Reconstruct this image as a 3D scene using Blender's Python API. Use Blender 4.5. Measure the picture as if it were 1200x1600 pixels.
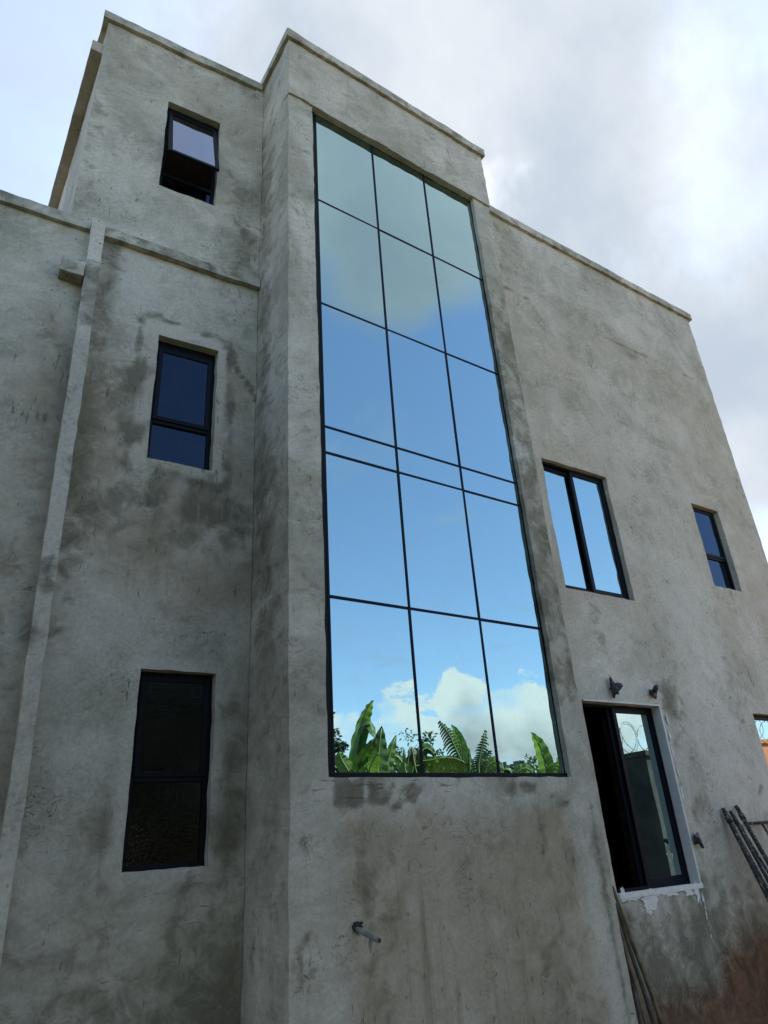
import bpy, bmesh, math, random
import numpy as np
from mathutils import Vector, Matrix

random.seed(7)
rng = np.random.default_rng(11)
scene = bpy.context.scene
COL = scene.collection
for o in list(bpy.data.objects):
    bpy.data.objects.remove(o)

# ------------------------------------------------------------------ camera
F_PX = 1079.4                                   # focal length in pixels of the 1200 x 1600 photograph
CAM = np.array([0.0, -4.8, 2.05])
RIGHT = np.array([0.83114173, -0.55260832, -0.06186664])
UP = np.array([-0.197782, -0.39777177, 0.89591289])
FWD = np.array([0.51969771, 0.73239448, 0.43990069])
cam_d = bpy.data.cameras.new('camera')
cam_d.sensor_fit = 'VERTICAL'
cam_d.sensor_height = 32.0
cam_d.lens = F_PX * 32.0 / 1600.0
cam_d.clip_start = 0.05
cam_d.clip_end = 2000.0
cam = bpy.data.objects.new('camera', cam_d)
COL.objects.link(cam)
cam.matrix_world = Matrix(((RIGHT[0], UP[0], -FWD[0], CAM[0]),
                           (RIGHT[1], UP[1], -FWD[1], CAM[1]),
                           (RIGHT[2], UP[2], -FWD[2], CAM[2]),
                           (0, 0, 0, 1)))
scene.camera = cam


# ------------------------------------------------------------------ node helper
class NT:
    """short-hand for building node trees: every call returns an output socket"""
    def __init__(self, tree):
        self.t = tree

    def n(self, kind, **kw):
        nd = self.t.nodes.new(kind)
        for k, v in kw.items():
            setattr(nd, k, v)
        return nd

    def put(self, sock, v):
        if v is None:
            return
        if isinstance(v, bpy.types.NodeSocket):
            self.t.links.new(v, sock)
        elif isinstance(v, (tuple, list)) and sock.type == 'RGBA' and len(v) == 3:
            sock.default_value = (*v, 1.0)
        else:
            sock.default_value = v

    def m(self, op, a, b=None, c=None, clamp=False):
        nd = self.n('ShaderNodeMath', operation=op, use_clamp=clamp)
        self.put(nd.inputs[0], a); self.put(nd.inputs[1], b); self.put(nd.inputs[2], c)
        return nd.outputs[0]

    def vm(self, op, a, b=None, scale=None):
        nd = self.n('ShaderNodeVectorMath', operation=op)
        self.put(nd.inputs[0], a); self.put(nd.inputs[1], b)
        if scale is not None:
            self.put(nd.inputs['Scale'], scale)
        return nd.outputs['Value'] if op in ('DOT_PRODUCT', 'LENGTH', 'DISTANCE') else nd.outputs[0]

    def sep(self, v):
        nd = self.n('ShaderNodeSeparateXYZ'); self.put(nd.inputs[0], v)
        return nd.outputs[0], nd.outputs[1], nd.outputs[2]

    def comb(self, x, y, z):
        nd = self.n('ShaderNodeCombineXYZ')
        for i, v in enumerate((x, y, z)):
            self.put(nd.inputs[i], v)
        return nd.outputs[0]

    def noise(self, vec, scale, detail=4.0, rough=0.55, dist=0.0, lac=2.0):
        nd = self.n('ShaderNodeTexNoise')
        self.put(nd.inputs['Vector'], vec)
        nd.inputs['Scale'].default_value = scale
        nd.inputs['Detail'].default_value = detail
        nd.inputs['Roughness'].default_value = rough
        nd.inputs['Distortion'].default_value = dist
        nd.inputs['Lacunarity'].default_value = lac
        return nd.outputs[0]

    def step(self, v, lo, hi, a=0.0, b=1.0, smooth=True):
        nd = self.n('ShaderNodeMapRange', interpolation_type='SMOOTHSTEP' if smooth else 'LINEAR')
        self.put(nd.inputs[0], v)
        for i, x in enumerate((lo, hi, a, b)):
            self.put(nd.inputs[i + 1], x)
        return nd.outputs[0]

    def mix(self, fac, a, b, mode='MIX'):
        nd = self.n('ShaderNodeMix', data_type='RGBA', blend_type=mode)
        self.put(nd.inputs[0], fac); self.put(nd.inputs[6], a); self.put(nd.inputs[7], b)
        return nd.outputs[2]


# ------------------------------------------------------------------ sky, sun, exposure
SUN_EL, SUN_AZ = math.radians(52.0), math.radians(46.0)      # azimuth from +Y towards +X: behind the house
world = bpy.data.worlds.new('World')
scene.world = world
world.use_nodes = True
world.cycles.sampling_method = 'MANUAL'
world.cycles.sample_map_resolution = 512
wt = world.node_tree
wt.nodes.clear()
W = NT(wt)
sky = W.n('ShaderNodeTexSky', sky_type='NISHITA', sun_disc=False)
sky.sun_elevation = SUN_EL
sky.sun_rotation = SUN_AZ
sky.altitude = 300.0
sky.air_density = 1.0
sky.dust_density = 0.6
sky.ozone_density = 0.9
d = W.n('ShaderNodeTexCoord').outputs['Generated']
dx, dy, dz = W.sep(d)
zc = W.m('MAXIMUM', dz, 0.02)
qx, qy = W.m('DIVIDE', dx, zc), W.m('DIVIDE', dy, zc)
q = W.comb(qx, qy, 0.0)
# one large sheet of cloud overhead and towards the sun, thinning out away from it
b1 = W.m('MULTIPLY', W.m('SUBTRACT', W.vm('DOT_PRODUCT', d, (0.60, 0.16, 0.784)), 0.77), 4.5)
b2 = W.m('MULTIPLY', W.m('SUBTRACT', W.vm('DOT_PRODUCT', d, (0.415, -0.42, 0.807)), 0.9655), 32.0)
n1 = W.noise(W.vm('ADD', W.vm('MULTIPLY', d, (1, 1, 0.6)), (3.1, 7.7, 0)), 3.3, 6, 0.55, 0.1)
n2 = W.noise(W.vm('ADD', W.vm('MULTIPLY', d, (1, 1, 1.0)), (1.3, 2.2, 5.0)), 2.6, 6, 0.52, 0.1)
b3 = W.m('SUBTRACT', W.m('MULTIPLY', W.m('SUBTRACT', W.vm('DOT_PRODUCT', d, (-0.10, 0.68, 0.726)), 0.993), 40.0), 0.10)
base = W.m('MAXIMUM', W.m('MAXIMUM', W.m('MINIMUM', W.m('MAXIMUM', b1, b3), 0.42), W.m('MINIMUM', b2, 0.95)), -1.0)
hi = W.m('ADD', base, W.m('MULTIPLY', W.m('SUBTRACT', n1, 0.5), 2.2))
hi_a = W.step(hi, -0.10, 0.42)
# stray wisps in the clear part
wn = W.noise(W.vm('ADD', q, (5.2, 0.4, 0)), 2.6, 8, 0.62, 0.6)
wisp = W.m('MULTIPLY', W.step(wn, 0.53, 0.78), 0.42)
hi_a = W.m('MAXIMUM', hi_a, wisp)
# heaps of cumulus along the horizon
az = W.m('ARCTAN2', dx, W.m('MULTIPLY', dy, -1.0))
cq = W.comb(W.m('MULTIPLY', az, 1.0), W.m('MULTIPLY', dz, 1.25), 0.3)
big = W.noise(cq, 5.5, 3, 0.5, 0.0)
bill = W.noise(cq, 17.0, 8, 0.60, 0.35)


def hump(a0, w, h):
    t = W.m('DIVIDE', W.m('SUBTRACT', az, math.radians(a0)), math.radians(w))
    return W.m('MULTIPLY', W.m('POWER', 2.718, W.m('MULTIPLY', W.m('MULTIPLY', t, t), -1.0)), h)


top = W.m('ADD', W.m('MULTIPLY', W.m('SUBTRACT', big, 0.5), 0.16), 0.165)
for a0, w_, h_ in ((35.2, 2.6, 0.050), (40.6, 1.9, 0.075), (45.0, 3.0, 0.040), (31.0, 1.6, 0.022)):
    top = W.m('ADD', top, hump(a0, w_, h_))
cu = W.m('ADD', W.m('SUBTRACT', top, dz), W.m('MULTIPLY', W.m('SUBTRACT', bill, 0.5), 0.17))
cu_a = W.m('MULTIPLY', W.step(cu, 0.0, 0.014), W.step(W.noise(cq, 8.0, 5, 0.55), 0.36, 0.50, 0.30, 1.0))
cu_a = W.m('MULTIPLY', cu_a, W.step(W.m('ADD', dz, W.m('MULTIPLY', W.m('SUBTRACT', big, 0.5), 0.30)), 0.075, 0.125, 0.30, 1.0))
# light in the clouds: bright thin edges, greyer bodies
SKY_CLOUD_BRIGHT = (2.36, 2.50, 2.64)
SKY_CLOUD_GREY = (1.52, 1.74, 2.04)
cu_c = W.mix(W.step(W.m('ADD', cu, W.m('MULTIPLY', W.m('SUBTRACT', bill, 0.5), -0.30)), 0.03, 0.16), (5.0, 4.75, 4.5), (2.15, 2.2, 2.3))
hi_c = W.mix(W.step(W.m('SUBTRACT', W.m('ADD', n2, W.m('MULTIPLY', W.m('MINIMUM', hi, 0.6), 0.14)), W.m('MULTIPLY', W.m('MINIMUM', W.m('MAXIMUM', b2, 0.0), 0.5), 0.22)), 0.36, 0.70), SKY_CLOUD_BRIGHT, SKY_CLOUD_GREY)
veil = W.m('MULTIPLY', W.step(W.vm('DOT_PRODUCT', d, (0.35, 0.58, 0.735)), 0.55, 0.95), W.step(wn, 0.25, 0.75, 0.30, 0.75))
c = W.mix(veil, sky.outputs[0], (1.75, 1.98, 2.30))
c = W.mix(hi_a, c, hi_c)
c = W.mix(cu_a, c, cu_c)
bg = W.n('ShaderNodeBackground')
W.put(bg.inputs['Color'], c)
bg.inputs['Strength'].default_value = 0.10
wo = W.n('ShaderNodeOutputWorld')
wt.links.new(bg.outputs[0], wo.inputs[0])

sun_d = bpy.data.lights.new('sun', 'SUN')
sun_d.energy = 4.0
sun_d.angle = math.radians(0.6)
sun_d.color = (1.0, 0.95, 0.88)
sun = bpy.data.objects.new('sun', sun_d)
COL.objects.link(sun)
sv = Vector((math.sin(SUN_AZ) * math.cos(SUN_EL), math.cos(SUN_AZ) * math.cos(SUN_EL), math.sin(SUN_EL)))
sun.rotation_euler = sv.to_track_quat('Z', 'Y').to_euler()
sun.location = (30, 30, 60)

scene.view_settings.view_transform = 'Standard'
scene.view_settings.look = 'None'
scene.view_settings.gamma = 1.0
scene.view_settings.exposure = 1.90
scene.view_settings.use_curve_mapping = False
scene.render.engine = 'CYCLES'
scene.cycles.max_bounces = 8
scene.cycles.diffuse_bounces = 3
scene.cycles.glossy_bounces = 5
scene.cycles.transparent_max_bounces = 12


# ------------------------------------------------------------------ pixels of the photograph to points
def ray(px, py):
    return ((px - 600) / F_PX) * RIGHT - ((py - 800) / F_PX) * UP + FWD


def at_y(px, py, y):
    r = ray(px, py)
    return CAM + r * ((y - CAM[1]) / r[1])


class Plane:
    """a wall plane y = y0 + (x - x0) * a; u runs along it, w points out of it towards the yard"""
    def __init__(self, y0, x0, a):
        self.y0, self.x0, self.a = y0, x0, a
        s = math.sqrt(1 + a * a)
        self.U = np.array([1 / s, a / s, 0.0])
        self.N = np.array([a / s, -1 / s, 0.0])

    def P(self, x, z, w=0.0):
        x = np.asarray(x, float); z = np.asarray(z, float); w = np.asarray(w, float)
        x, z, w = np.broadcast_arrays(x, z, w)
        y = self.y0 + (x - self.x0) * self.a
        return np.stack([x, y, z], -1) + w[..., None] * self.N

    def hit(self, px, py, off=0.0):
        r = ray(px, py)
        o = CAM
        k = self.y0 - self.a * self.x0 - off
        t = (k - o[1] + self.a * o[0]) / (r[1] - self.a * r[0])
        return o + r * t


TP = Plane(0.0, 0.0, 0.0)              # stair tower front
LP = Plane(0.75, 2.405, -0.075)        # wall left of the tower
RP = Plane(0.60, 5.66, -0.018)         # wall right of the tower


# ------------------------------------------------------------------ noise on arrays (for the hand-laid unevenness)
_perm = np.random.default_rng(5).permutation(4096)
_val = np.random.default_rng(6).random(4096) * 2 - 1


def vnoise(p):
    p = np.asarray(p, float)
    i = np.floor(p).astype(int); f = p - i
    f = f * f * (3 - 2 * f)

    def h(a, b, c_):
        return _val[_perm[(_perm[(_perm[a & 4095] + b) & 4095] + c_) & 4095]]
    r = 0
    for ax in (0, 1):
        for ay in (0, 1):
            for azz in (0, 1):
                wgt = (f[..., 0] if ax else 1 - f[..., 0]) * (f[..., 1] if ay else 1 - f[..., 1]) * (f[..., 2] if azz else 1 - f[..., 2])
                r = r + wgt * h(i[..., 0] + ax, i[..., 1] + ay, i[..., 2] + azz)
    return r


def fbm(p, oct=4):
    p = np.asarray(p, float)
    r = 0; a = 1.0; s = 0
    for k in range(oct):
        r = r + a * vnoise(p * 2 ** k + 17.3 * k); s += a; a *= 0.55
    return r / s


def wobble(P):
    """uneven trowelled surface: the same shift for the same place, so that joints stay closed"""
    o = np.empty_like(P)
    for k in range(3):
        off = np.array([13.7 * k, 5.1 * k, 9.3 * k])
        o[..., k] = 0.010 * fbm(P * 1.7 + off, 2) + 0.0060 * vnoise(P * 9 + off)
    return P + o


# ------------------------------------------------------------------ objects
def link(name, me, parent=None, mat=None, label=None, cat=None, group=None, kind=None):
    o = bpy.data.objects.new(name, me)
    COL.objects.link(o)
    if mat is not None and me is not None and len(me.materials) == 0:
        me.materials.append(mat)
    if parent is not None:
        o.parent = parent
        o.matrix_parent_inverse = Matrix.Translation(-parent_loc(parent))
    for k, v in (('label', label), ('category', cat), ('group', group), ('kind', kind)):
        if v:
            o[k] = v
    return o


def parent_loc(p):
    v = Vector(p.location)
    return v


def empty(name, loc, label, cat, group=None):
    o = bpy.data.objects.new(name, None)
    COL.objects.link(o)
    o.location = loc
    o.empty_display_size = 0.2
    o['label'] = label; o['category'] = cat
    if group:
        o['group'] = group
    return o


def mesh_from(name, V, Fc, smooth=False, stain_and_shade=None):
    me = bpy.data.meshes.new(name)
    me.from_pydata([tuple(v) for v in np.asarray(V, float)], [], [tuple(int(i) for i in f) for f in Fc])
    if smooth:
        me.polygons.foreach_set('use_smooth', [True] * len(me.polygons))
    if stain_and_shade is not None:
        at = me.color_attributes.new('stain_and_shade', 'FLOAT_COLOR', 'POINT')
        at.data.foreach_set('color', np.ascontiguousarray(stain_and_shade, dtype=np.float32).ravel())
    me.update()
    return me


def lines(a, b, extra, step):
    xs = list(np.linspace(a, b, max(2, int(round((b - a) / step)) + 1)))
    for e in extra:
        if a + 1e-6 < e < b - 1e-6:
            k = int(np.argmin([abs(x - e) for x in xs]))
            if 0 < k < len(xs) - 1 and abs(xs[k] - e) < 0.45 * step and all(abs(xs[k] - e2) > 1e-9 for e2 in extra):
                xs[k] = e
            elif abs(xs[k] - e) > 1e-6:
                xs.append(e)
    return np.array(sorted(xs))


class Sheets:
    """collects grid sheets into one mesh"""
    def __init__(self):
        self.V, self.F, self.n = [], [], 0

    def grid(self, G, mask=None, flip=False):
        a, b, _ = G.shape
        idx = np.arange(a * b).reshape(a, b) + self.n
        q4 = np.stack([idx[:-1, :-1], idx[1:, :-1], idx[1:, 1:], idx[:-1, 1:]], -1)
        if flip:
            q4 = q4[..., ::-1]
        if mask is not None:
            q4 = q4[mask]
        self.V.append(G.reshape(-1, 3)); self.F.append(q4.reshape(-1, 4)); self.n += a * b

    def build(self, name, parent, mat, zone, label=None):
        V = np.concatenate(self.V); Fc = np.concatenate(self.F)
        used = np.unique(Fc); remap = np.full(len(V), -1); remap[used] = np.arange(len(used))
        V = V[used]; Fc = remap[Fc]
        st = stains_and_shade(V, zone)
        return link(name, mesh_from(name, wobble(V), Fc, True, st), parent, mat, label)


def wall_panel(name, pl, x0, x1, z0, z1, openings=(), depth=0.2, sides='', w=0.0, zone='', step=0.05, parent=None, mat=None, label=None, sdepth=None):
    """a rendered wall face with real openings; the openings and the named outer sides return into the wall by depth"""
    S = Sheets()
    xs = lines(x0, x1, [v for o in openings for v in o[:2]], step)
    zs = lines(z0, z1, [v for o in openings for v in o[2:4]], step)
    X, Z = np.meshgrid(xs, zs, indexing='ij')
    cx, cz = (xs[:-1] + xs[1:]) / 2, (zs[:-1] + zs[1:]) / 2
    mask = np.ones((len(cx), len(cz)), bool)
    for o in openings:
        mask &= ~(((cx > o[0]) & (cx < o[1]))[:, None] & ((cz > o[2]) & (cz < o[3]))[None, :])
    S.grid(pl.P(X, Z, w), mask, flip=False)
    nd = 4

    def ret(xa, za, flip, dep):
        ws = np.linspace(0, dep, nd)
        G = np.stack([pl.P(xa, za, w - k) for k in ws], 1)
        S.grid(G, None, flip)
    for o in openings:
        dep = o[4] if len(o) > 4 else depth
        zz = zs[(zs >= o[2] - 1e-6) & (zs <= o[3] + 1e-6)]
        xx = xs[(xs >= o[0] - 1e-6) & (xs <= o[1] + 1e-6)]
        ret(np.full_like(zz, o[0]), zz, True, dep); ret(np.full_like(zz, o[1]), zz, False, dep)
        ret(xx, np.full_like(xx, o[2]), False, dep); ret(xx, np.full_like(xx, o[3]), True, dep)
    sd = sdepth or depth
    if 'l' in sides: ret(np.full_like(zs, x0), zs, False, sd)
    if 'r' in sides: ret(np.full_like(zs, x1), zs, True, sd)
    if 't' in sides: ret(xs, np.full_like(xs, z1), False, sd)
    if 'b' in sides: ret(xs, np.full_like(xs, z0), True, sd)
    return S.build(name, parent, mat, zone, label)


def block(name, pl, x0, x1, z0, z1, w0, w1, zone='', step=0.08, parent=None, mat=None, label=None, xb=None):
    """a solid block standing on a wall plane between the offsets w0 (back) and w1 (front); xb = (x0, x1) at the bottom"""
    S = Sheets()
    xs, zs, ws = lines(x0, x1, [], step), lines(z0, z1, [], step), lines(w0, w1, [], step)

    def pt(X, Z, Wd):
        if xb is not None:
            t = (z1 - np.asarray(Z)) / (z1 - z0)
            a = x0 + (xb[0] - x0) * t; b = x1 + (xb[1] - x1) * t
            X = a + (np.asarray(X) - x0) / (x1 - x0) * (b - a)
        return pl.P(X, Z, Wd)
    A, B = np.meshgrid(xs, zs, indexing='ij')
    S.grid(pt(A, B, np.full_like(A, w1))); S.grid(pt(A, B, np.full_like(A, w0)), None, True)
    A, B = np.meshgrid(xs, ws, indexing='ij')
    S.grid(pt(A, np.full_like(A, z1), B), None, True); S.grid(pt(A, np.full_like(A, z0), B))
    A, B = np.meshgrid(zs, ws, indexing='ij')
    S.grid(pt(np.full_like(A, x0), A, B), None, True); S.grid(pt(np.full_like(A, x1), A, B))
    return S.build(name, parent, mat, zone, label)


def side_face(name, S0, S1, z0, z1, zone, parent, mat, step=0.06, label=None, flip=False):
    """a vertical sheet between two ground points"""
    S0 = np.array(S0); S1 = np.array(S1)
    n = max(2, int(np.linalg.norm(S1 - S0) / step)); m = max(2, int((z1 - z0) / step))
    t = np.linspace(0, 1, n); z = np.linspace(z0, z1, m)
    G = np.zeros((n, m, 3))
    G[..., 0] = (S0[0] + (S1[0] - S0[0]) * t)[:, None]
    G[..., 1] = (S0[1] + (S1[1] - S0[1]) * t)[:, None]
    G[..., 2] = z[None, :]
    S = Sheets(); S.grid(G, None, flip)
    return S.build(name, parent, mat, zone, label)


# ------------------------------------------------------------------ stains on the render: dark damp with some painted shade, pale fresh cement, red mud, brown
def sst(v, a, b):
    t = np.clip((v - a) / (b - a), 0, 1)
    return t * t * (3 - 2 * t)


def rect_d(x, z, x0, x1, z0, z1):
    """signed distance to a rectangle"""
    ax = np.maximum(x0 - x, x - x1); az_ = np.maximum(z0 - z, z - z1)
    out = np.hypot(np.maximum(ax, 0), np.maximum(az_, 0))
    return np.where((ax < 0) & (az_ < 0), np.maximum(ax, az_), out)


def soft(x, z, x0, x1, z0, z1, s=0.15):
    return sst(-rect_d(x, z, x0, x1, z0, z1), -s, s)


def blob(x, z, cx, cz, rx, rz):
    return np.exp(-(((x - cx) / rx) ** 2 + ((z - cz) / rz) ** 2))


def stains_and_shade(P, zone):
    x, y, z = P[:, 0], P[:, 1], P[:, 2]
    n = fbm(P * 2.2 + 3.0, 4); n2 = fbm(P * 6.0 + 9.0, 4)
    nx, nz = x + 0.10 * n + 0.03 * n2, z + 0.10 * fbm(P * 2.2 + 31.0, 4) + 0.03 * fbm(P * 6 + 51.0, 3)
    dark = np.zeros(len(P)); light = dark.copy(); mud = dark.copy(); brown = dark.copy()
    if zone and zone in 'LP':
        light += 0.14
    if zone == 'R':
        light += 0.28; brown += 0.12
    if zone == 'U':
        light += 0.12
    run = fbm(np.stack([x * 7.0, y * 7.0, z * 0.35], -1) + 5.0, 4)

    def runs(ztop, length, amp, xa=-99, xb=99):
        ln = length * (0.35 + 1.3 * np.clip(run + 0.25, 0, 1))
        return amp * sst(run, -0.05, 0.35) * sst(z, ztop - ln, ztop - 0.3 * ln) * (z < ztop) * (x > xa) * (x < xb)
    if zone == 'L':
        dark += runs(7.85, 0.7, 0.25) + runs(5.40, 1.1, 0.40, 1.30, 2.06) + runs(2.02, 1.0, 0.35, 1.42, 2.2)
    elif zone == 'U':
        dark += runs(11.4, 0.5, 0.15) + runs(8.93, 0.8, 0.28, 1.15, 1.92)
    elif zone == 'R':
        dark += runs(11.3, 0.7, 0.15) + runs(4.83, 1.0, 0.25, 6.4, 7.9) + runs(5.33, 0.9, 0.25, 9.7, 10.6) + runs(1.5, 1.0, 0.3, 6.4, 7.9)
    elif zone == 'T':
        dark += runs(11.5, 0.5, 0.12) + runs(2.40, 1.3, 0.26, 2.8, 5.3)
    if zone == 'L':
        dark += 0.75 * soft(nx, nz, 0.72, 0.93, 3.6, 7.9, 0.12) * (0.6 + 0.6 * n)
        dark += 0.42 * soft(nx, nz, 0.34, 0.62, 1.5, 7.0, 0.12) * (0.6 + 0.8 * n2)  # darker strip left of the pilaster
        dark += 0.22 * soft(nx, nz, -1.0, 0.45, 5.9, 6.9, 0.35) * (0.4 + 1.2 * n2)
        light += 0.85 * soft(nx, nz, 0.98, 1.24, 6.9, 7.72, 0.09)
        light += 0.35 * soft(nx, nz, 0.95, 2.3, 6.95, 7.85, 0.2)
        rd = rect_d(x + 0.11 * n + 0.04 * n2, z + 0.13 * n, 1.23, 2.10, 5.27, 7.00)
        dark += 0.85 * np.exp(-((rd - 0.03) / 0.034) ** 2) * (0.55 + 1.1 * n2)
        dark += 0.9 * np.exp(-(((z + 0.08 * n2) - (7.0 - (x - 2.0) * 1.6)) / 0.05) ** 2) * sst(x, 2.02, 2.1)
        light += 0.46 * sst(-rd, -0.02, 0.03)
        brown += 0.30 * sst(-rd, -0.02, 0.05)
        dark += 0.8 * blob(nx, nz, 1.83, 4.95, 0.10, 0.13) + 0.5 * blob(nx, nz, 2.25, 4.95, 0.2, 0.15)
        dark += 0.6 * soft(nx, nz, 1.0, 1.30, 5.5, 6.8, 0.12) * (0.5 + n2)
        brown += 0.75 * soft(nx, nz, 0.2, 2.5, 3.9, 6.9, 0.5) * (0.75 + 0.6 * n)
        dark += 0.20 * soft(nx, nz, 0.75, 2.5, 4.2, 6.9, 0.4)
        light += 0.25 * soft(nx, nz, -1.0, 0.4, 4.6, 6.2, 0.4)
        dark += 0.50 * soft(nx, nz, 0.8, 2.4, 4.55, 5.15, 0.25) * (0.4 + 1.3 * n2)
        light += 0.45 * soft(nx, nz, 0.95, 1.7, 3.5, 4.2, 0.3)
        rd1 = rect_d(x + 0.03 * n2, z + 0.04 * n, 1.42, 2.20, 1.93, 3.55)
        light += 0.35 * sst(-rd1, -0.03, 0.03)
        dark += 0.45 * np.exp(-((rd1 - 0.05) / 0.05) ** 2) * (0.4 + 0.9 * n2) * sst(z, 3.0, 2.2)
        dark += 0.60 * soft(nx, nz, 2.12, 2.5, -1, 3.4, 0.2) * (0.6 + 0.5 * n)
        dark += 0.55 * sst(nz + 0.3 * n, 2.1, 0.9)  # damp foot, deepened to paint in the light falling off downwards
        dark += 0.35 * soft(nx, nz, 0.85, 2.4, 2.15, 2.45, 0.1) * (0.5 + n2)
        light += 0.5 * blob(nx, nz, 1.15, 2.75, 0.25, 0.35)
    elif zone == 'U':
        dark += 0.5 * soft(nx, nz, 2.05, 2.5, 8.0, 9.6, 0.18) * (0.7 + 0.6 * n)
        dark += 0.30 * soft(nx, nz, 0.4, 2.4, 11.15, 11.6, 0.1) * (0.5 + n2)
        dark += 0.25 * soft(nx, nz, 0.40, 0.56, 7.9, 10.5, 0.04)
        light += 0.55 * soft(nx, nz, 0.6, 1.15, 8.3, 9.6, 0.3) * (0.8 + 0.5 * n)
        brown += 0.35 * soft(nx, nz, 1.2, 1.9, 10.5, 11.2, 0.25)
    elif zone == 'S':
        dark += 0.16  # whole face darkened: shade of the tower side put into the colour
        dark += 0.55 * soft(y + 0.1 * n, nz, 0.45, 0.8, 4.5, 10.5, 0.2) * (0.6 + 0.7 * n2)
        dark += 0.35 * soft(y, nz, 0.0, 0.8, 3.0, 5.5, 0.5) * (0.5 + n)
        light += 0.30 * soft(y, nz, -0.05, 0.25, 5.0, 8.0, 0.2)
    elif zone == 'T':
        brown += 0.68 * soft(nx, nz, 2.80, 5.30, -0.5, 2.32, 0.22)
        brown += 0.40 * soft(nx, nz, 2.4, 2.8, 3.2, 7.2, 0.5) * (0.8 + 0.6 * n)
        brown += 0.40 * soft(nx, nz, 5.25, 5.75, 3.0, 9.0, 0.15) * (0.9 + 0.5 * n)
        dark += 0.62 * soft(nx, nz, 5.25, 5.80, 3.2, 8.7, 0.10) * (0.75 + 0.7 * n2)
        dark += 0.40 * soft(nx, nz, 2.4, 2.8, 8.3, 9.9, 0.3) * (0.5 + n2) + 0.30 * soft(nx, nz, 2.4, 2.8, 3.0, 6.4, 0.4) * (0.5 + n2)
        sill = sst(nz, 2.33, 2.37)
        dark += 0.55 * sill * soft(x, z, 2.79, 5.3, 2.3, 2.7, 0.03) * sst(n2, -0.15, 0.25)
        dark += 1.0 * soft(x + 0.02 * n2, z + 0.015 * n2, 2.80, 3.02, 2.37, 2.53, 0.035)
        light += 0.45 * sill * soft(x, z, 2.79, 5.3, 2.3, 2.7, 0.03) * sst(-n2, -0.05, 0.2)
        light += 0.85 * blob(x + 0.03 * n2, z, 3.87, 0.75, 0.13, 0.42) * (0.7 + 0.6 * n2)
        light += 0.5 * soft(nx, nz, 5.33, 5.52, 0.0, 2.5, 0.05)
        dark += 0.65 * soft(x + 0.02 * n, z, 5.52, 5.60, 0.2, 2.35, 0.03) * (0.8 + 0.6 * n2)
        dark += 0.35 * soft(nx, nz, 4.55, 5.15, 0.4, 1.5, 0.25) + 0.3 * soft(nx, nz, 2.9, 3.3, 0.6, 2.1, 0.2)
        dark += 0.30 * soft(nx, nz, 2.45, 2.62, 0.0, 2.4, 0.06) * (0.6 + n2)
        brown += 0.25 * soft(nx, nz, 2.6, 5.6, 10.5, 11.5, 0.3) * (0.5 + n)
    elif zone == 'R':
        lim = 0.56 + 0.46 * sst(x, 7.3, 8.9) + 0.16 * n + 0.10 * fbm(P * np.array([7, 7, 1.2]) + 77, 4)
        mud += 1.1 * sst(lim - z, -0.30, 0.35)
        brown += 0.45 * sst(lim + 0.35 - z, -0.3, 0.3)
        brown += 0.50 * soft(nx, nz, 6.0, 11.8, 4.2, 9.9, 0.9) * (0.75 + 0.7 * n)
        light += 0.65 * soft(nx, nz, 8.55, 9.45, 2.2, 5.2, 0.45) * (0.8 + 0.6 * n)
        light += 0.35 * soft(nx, nz, 8.0, 9.6, 5.0, 9.0, 0.6) * (0.5 + 1.2 * n)
        dark += 0.45 * soft(nx, nz, 5.8, 7.0, 9.2, 11.2, 0.3) * (0.3 + 1.1 * n2)
        dark += 0.75 * np.exp(-((z - (9.72 - 0.02 * (x - 6.5)) + 0.05 * n) / 0.025) ** 2) * (0.5 + 0.9 * n2)
        dark += 0.50 * soft(nx, nz, 7.75, 8.35, 1.3, 3.9, 0.15) * (0.4 + 1.2 * n2)
        dark += 0.6 * blob(nx, nz, 8.05, 3.55, 0.18, 0.3)
        dark += 0.35 * soft(nx, nz, 9.3, 9.8, 1.8, 4.6, 0.25) * (0.4 + 1.2 * n2)
        dark += 0.60 * sst(nz, 2.0, 0.8)  # damp low wall, also carrying the dimmer light near the ground
        dark += 0.4 * blob(nx, nz, 9.3, 9.55, 0.5, 0.16) + 0.35 * blob(nx, nz, 8.6, 7.9, 0.35, 0.2)
    elif zone == 'C':
        dark += 0.30 + 0.3 * sst(n2, 0.0, 0.5)
    elif zone == 'P':
        light += 0.38
        dark += 0.40 * sst(n, 0.1, 0.45) + 0.6 * soft(nx, nz, 0.3, 1.0, 3.6, 4.4, 0.15) * sst(n2, -0.2, 0.2)
        dark += 0.5 * soft(nx, nz, 0.6, 1.0, 6.6, 7.3, 0.1)
    elif zone == 'E':
        brown += 0.25
        light += 0.2
    return np.clip(np.stack([dark, light, mud, brown], -1), 0, 1)


# ------------------------------------------------------------------ materials
def new_mat(name):
    m = bpy.data.materials.new(name)
    m.use_nodes = True
    m.node_tree.nodes.clear()
    return m, NT(m.node_tree)


def finish(m, N, shader):
    out = N.n('ShaderNodeOutputMaterial')
    N.t.links.new(shader, out.inputs[0])
    return m


def principled(N, col, rough=0.8, metal=0.0, normal=None, spec=None):
    b = N.n('ShaderNodeBsdfPrincipled')
    N.put(b.inputs['Base Color'], col); N.put(b.inputs['Roughness'], rough); N.put(b.inputs['Metallic'], metal)
    if spec is not None:
        N.put(b.inputs['Specular IOR Level'], spec)
    if normal is not None:
        N.put(b.inputs['Normal'], normal)
    return b.outputs[0]


def bump(N, h, strength, dist, normal=None):
    b = N.n('ShaderNodeBump')
    b.inputs['Strength'].default_value = strength
    b.inputs['Distance'].default_value = dist
    N.put(b.inputs['Height'], h)
    if normal is not None:
        N.put(b.inputs['Normal'], normal)
    return b.outputs[0]


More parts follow.
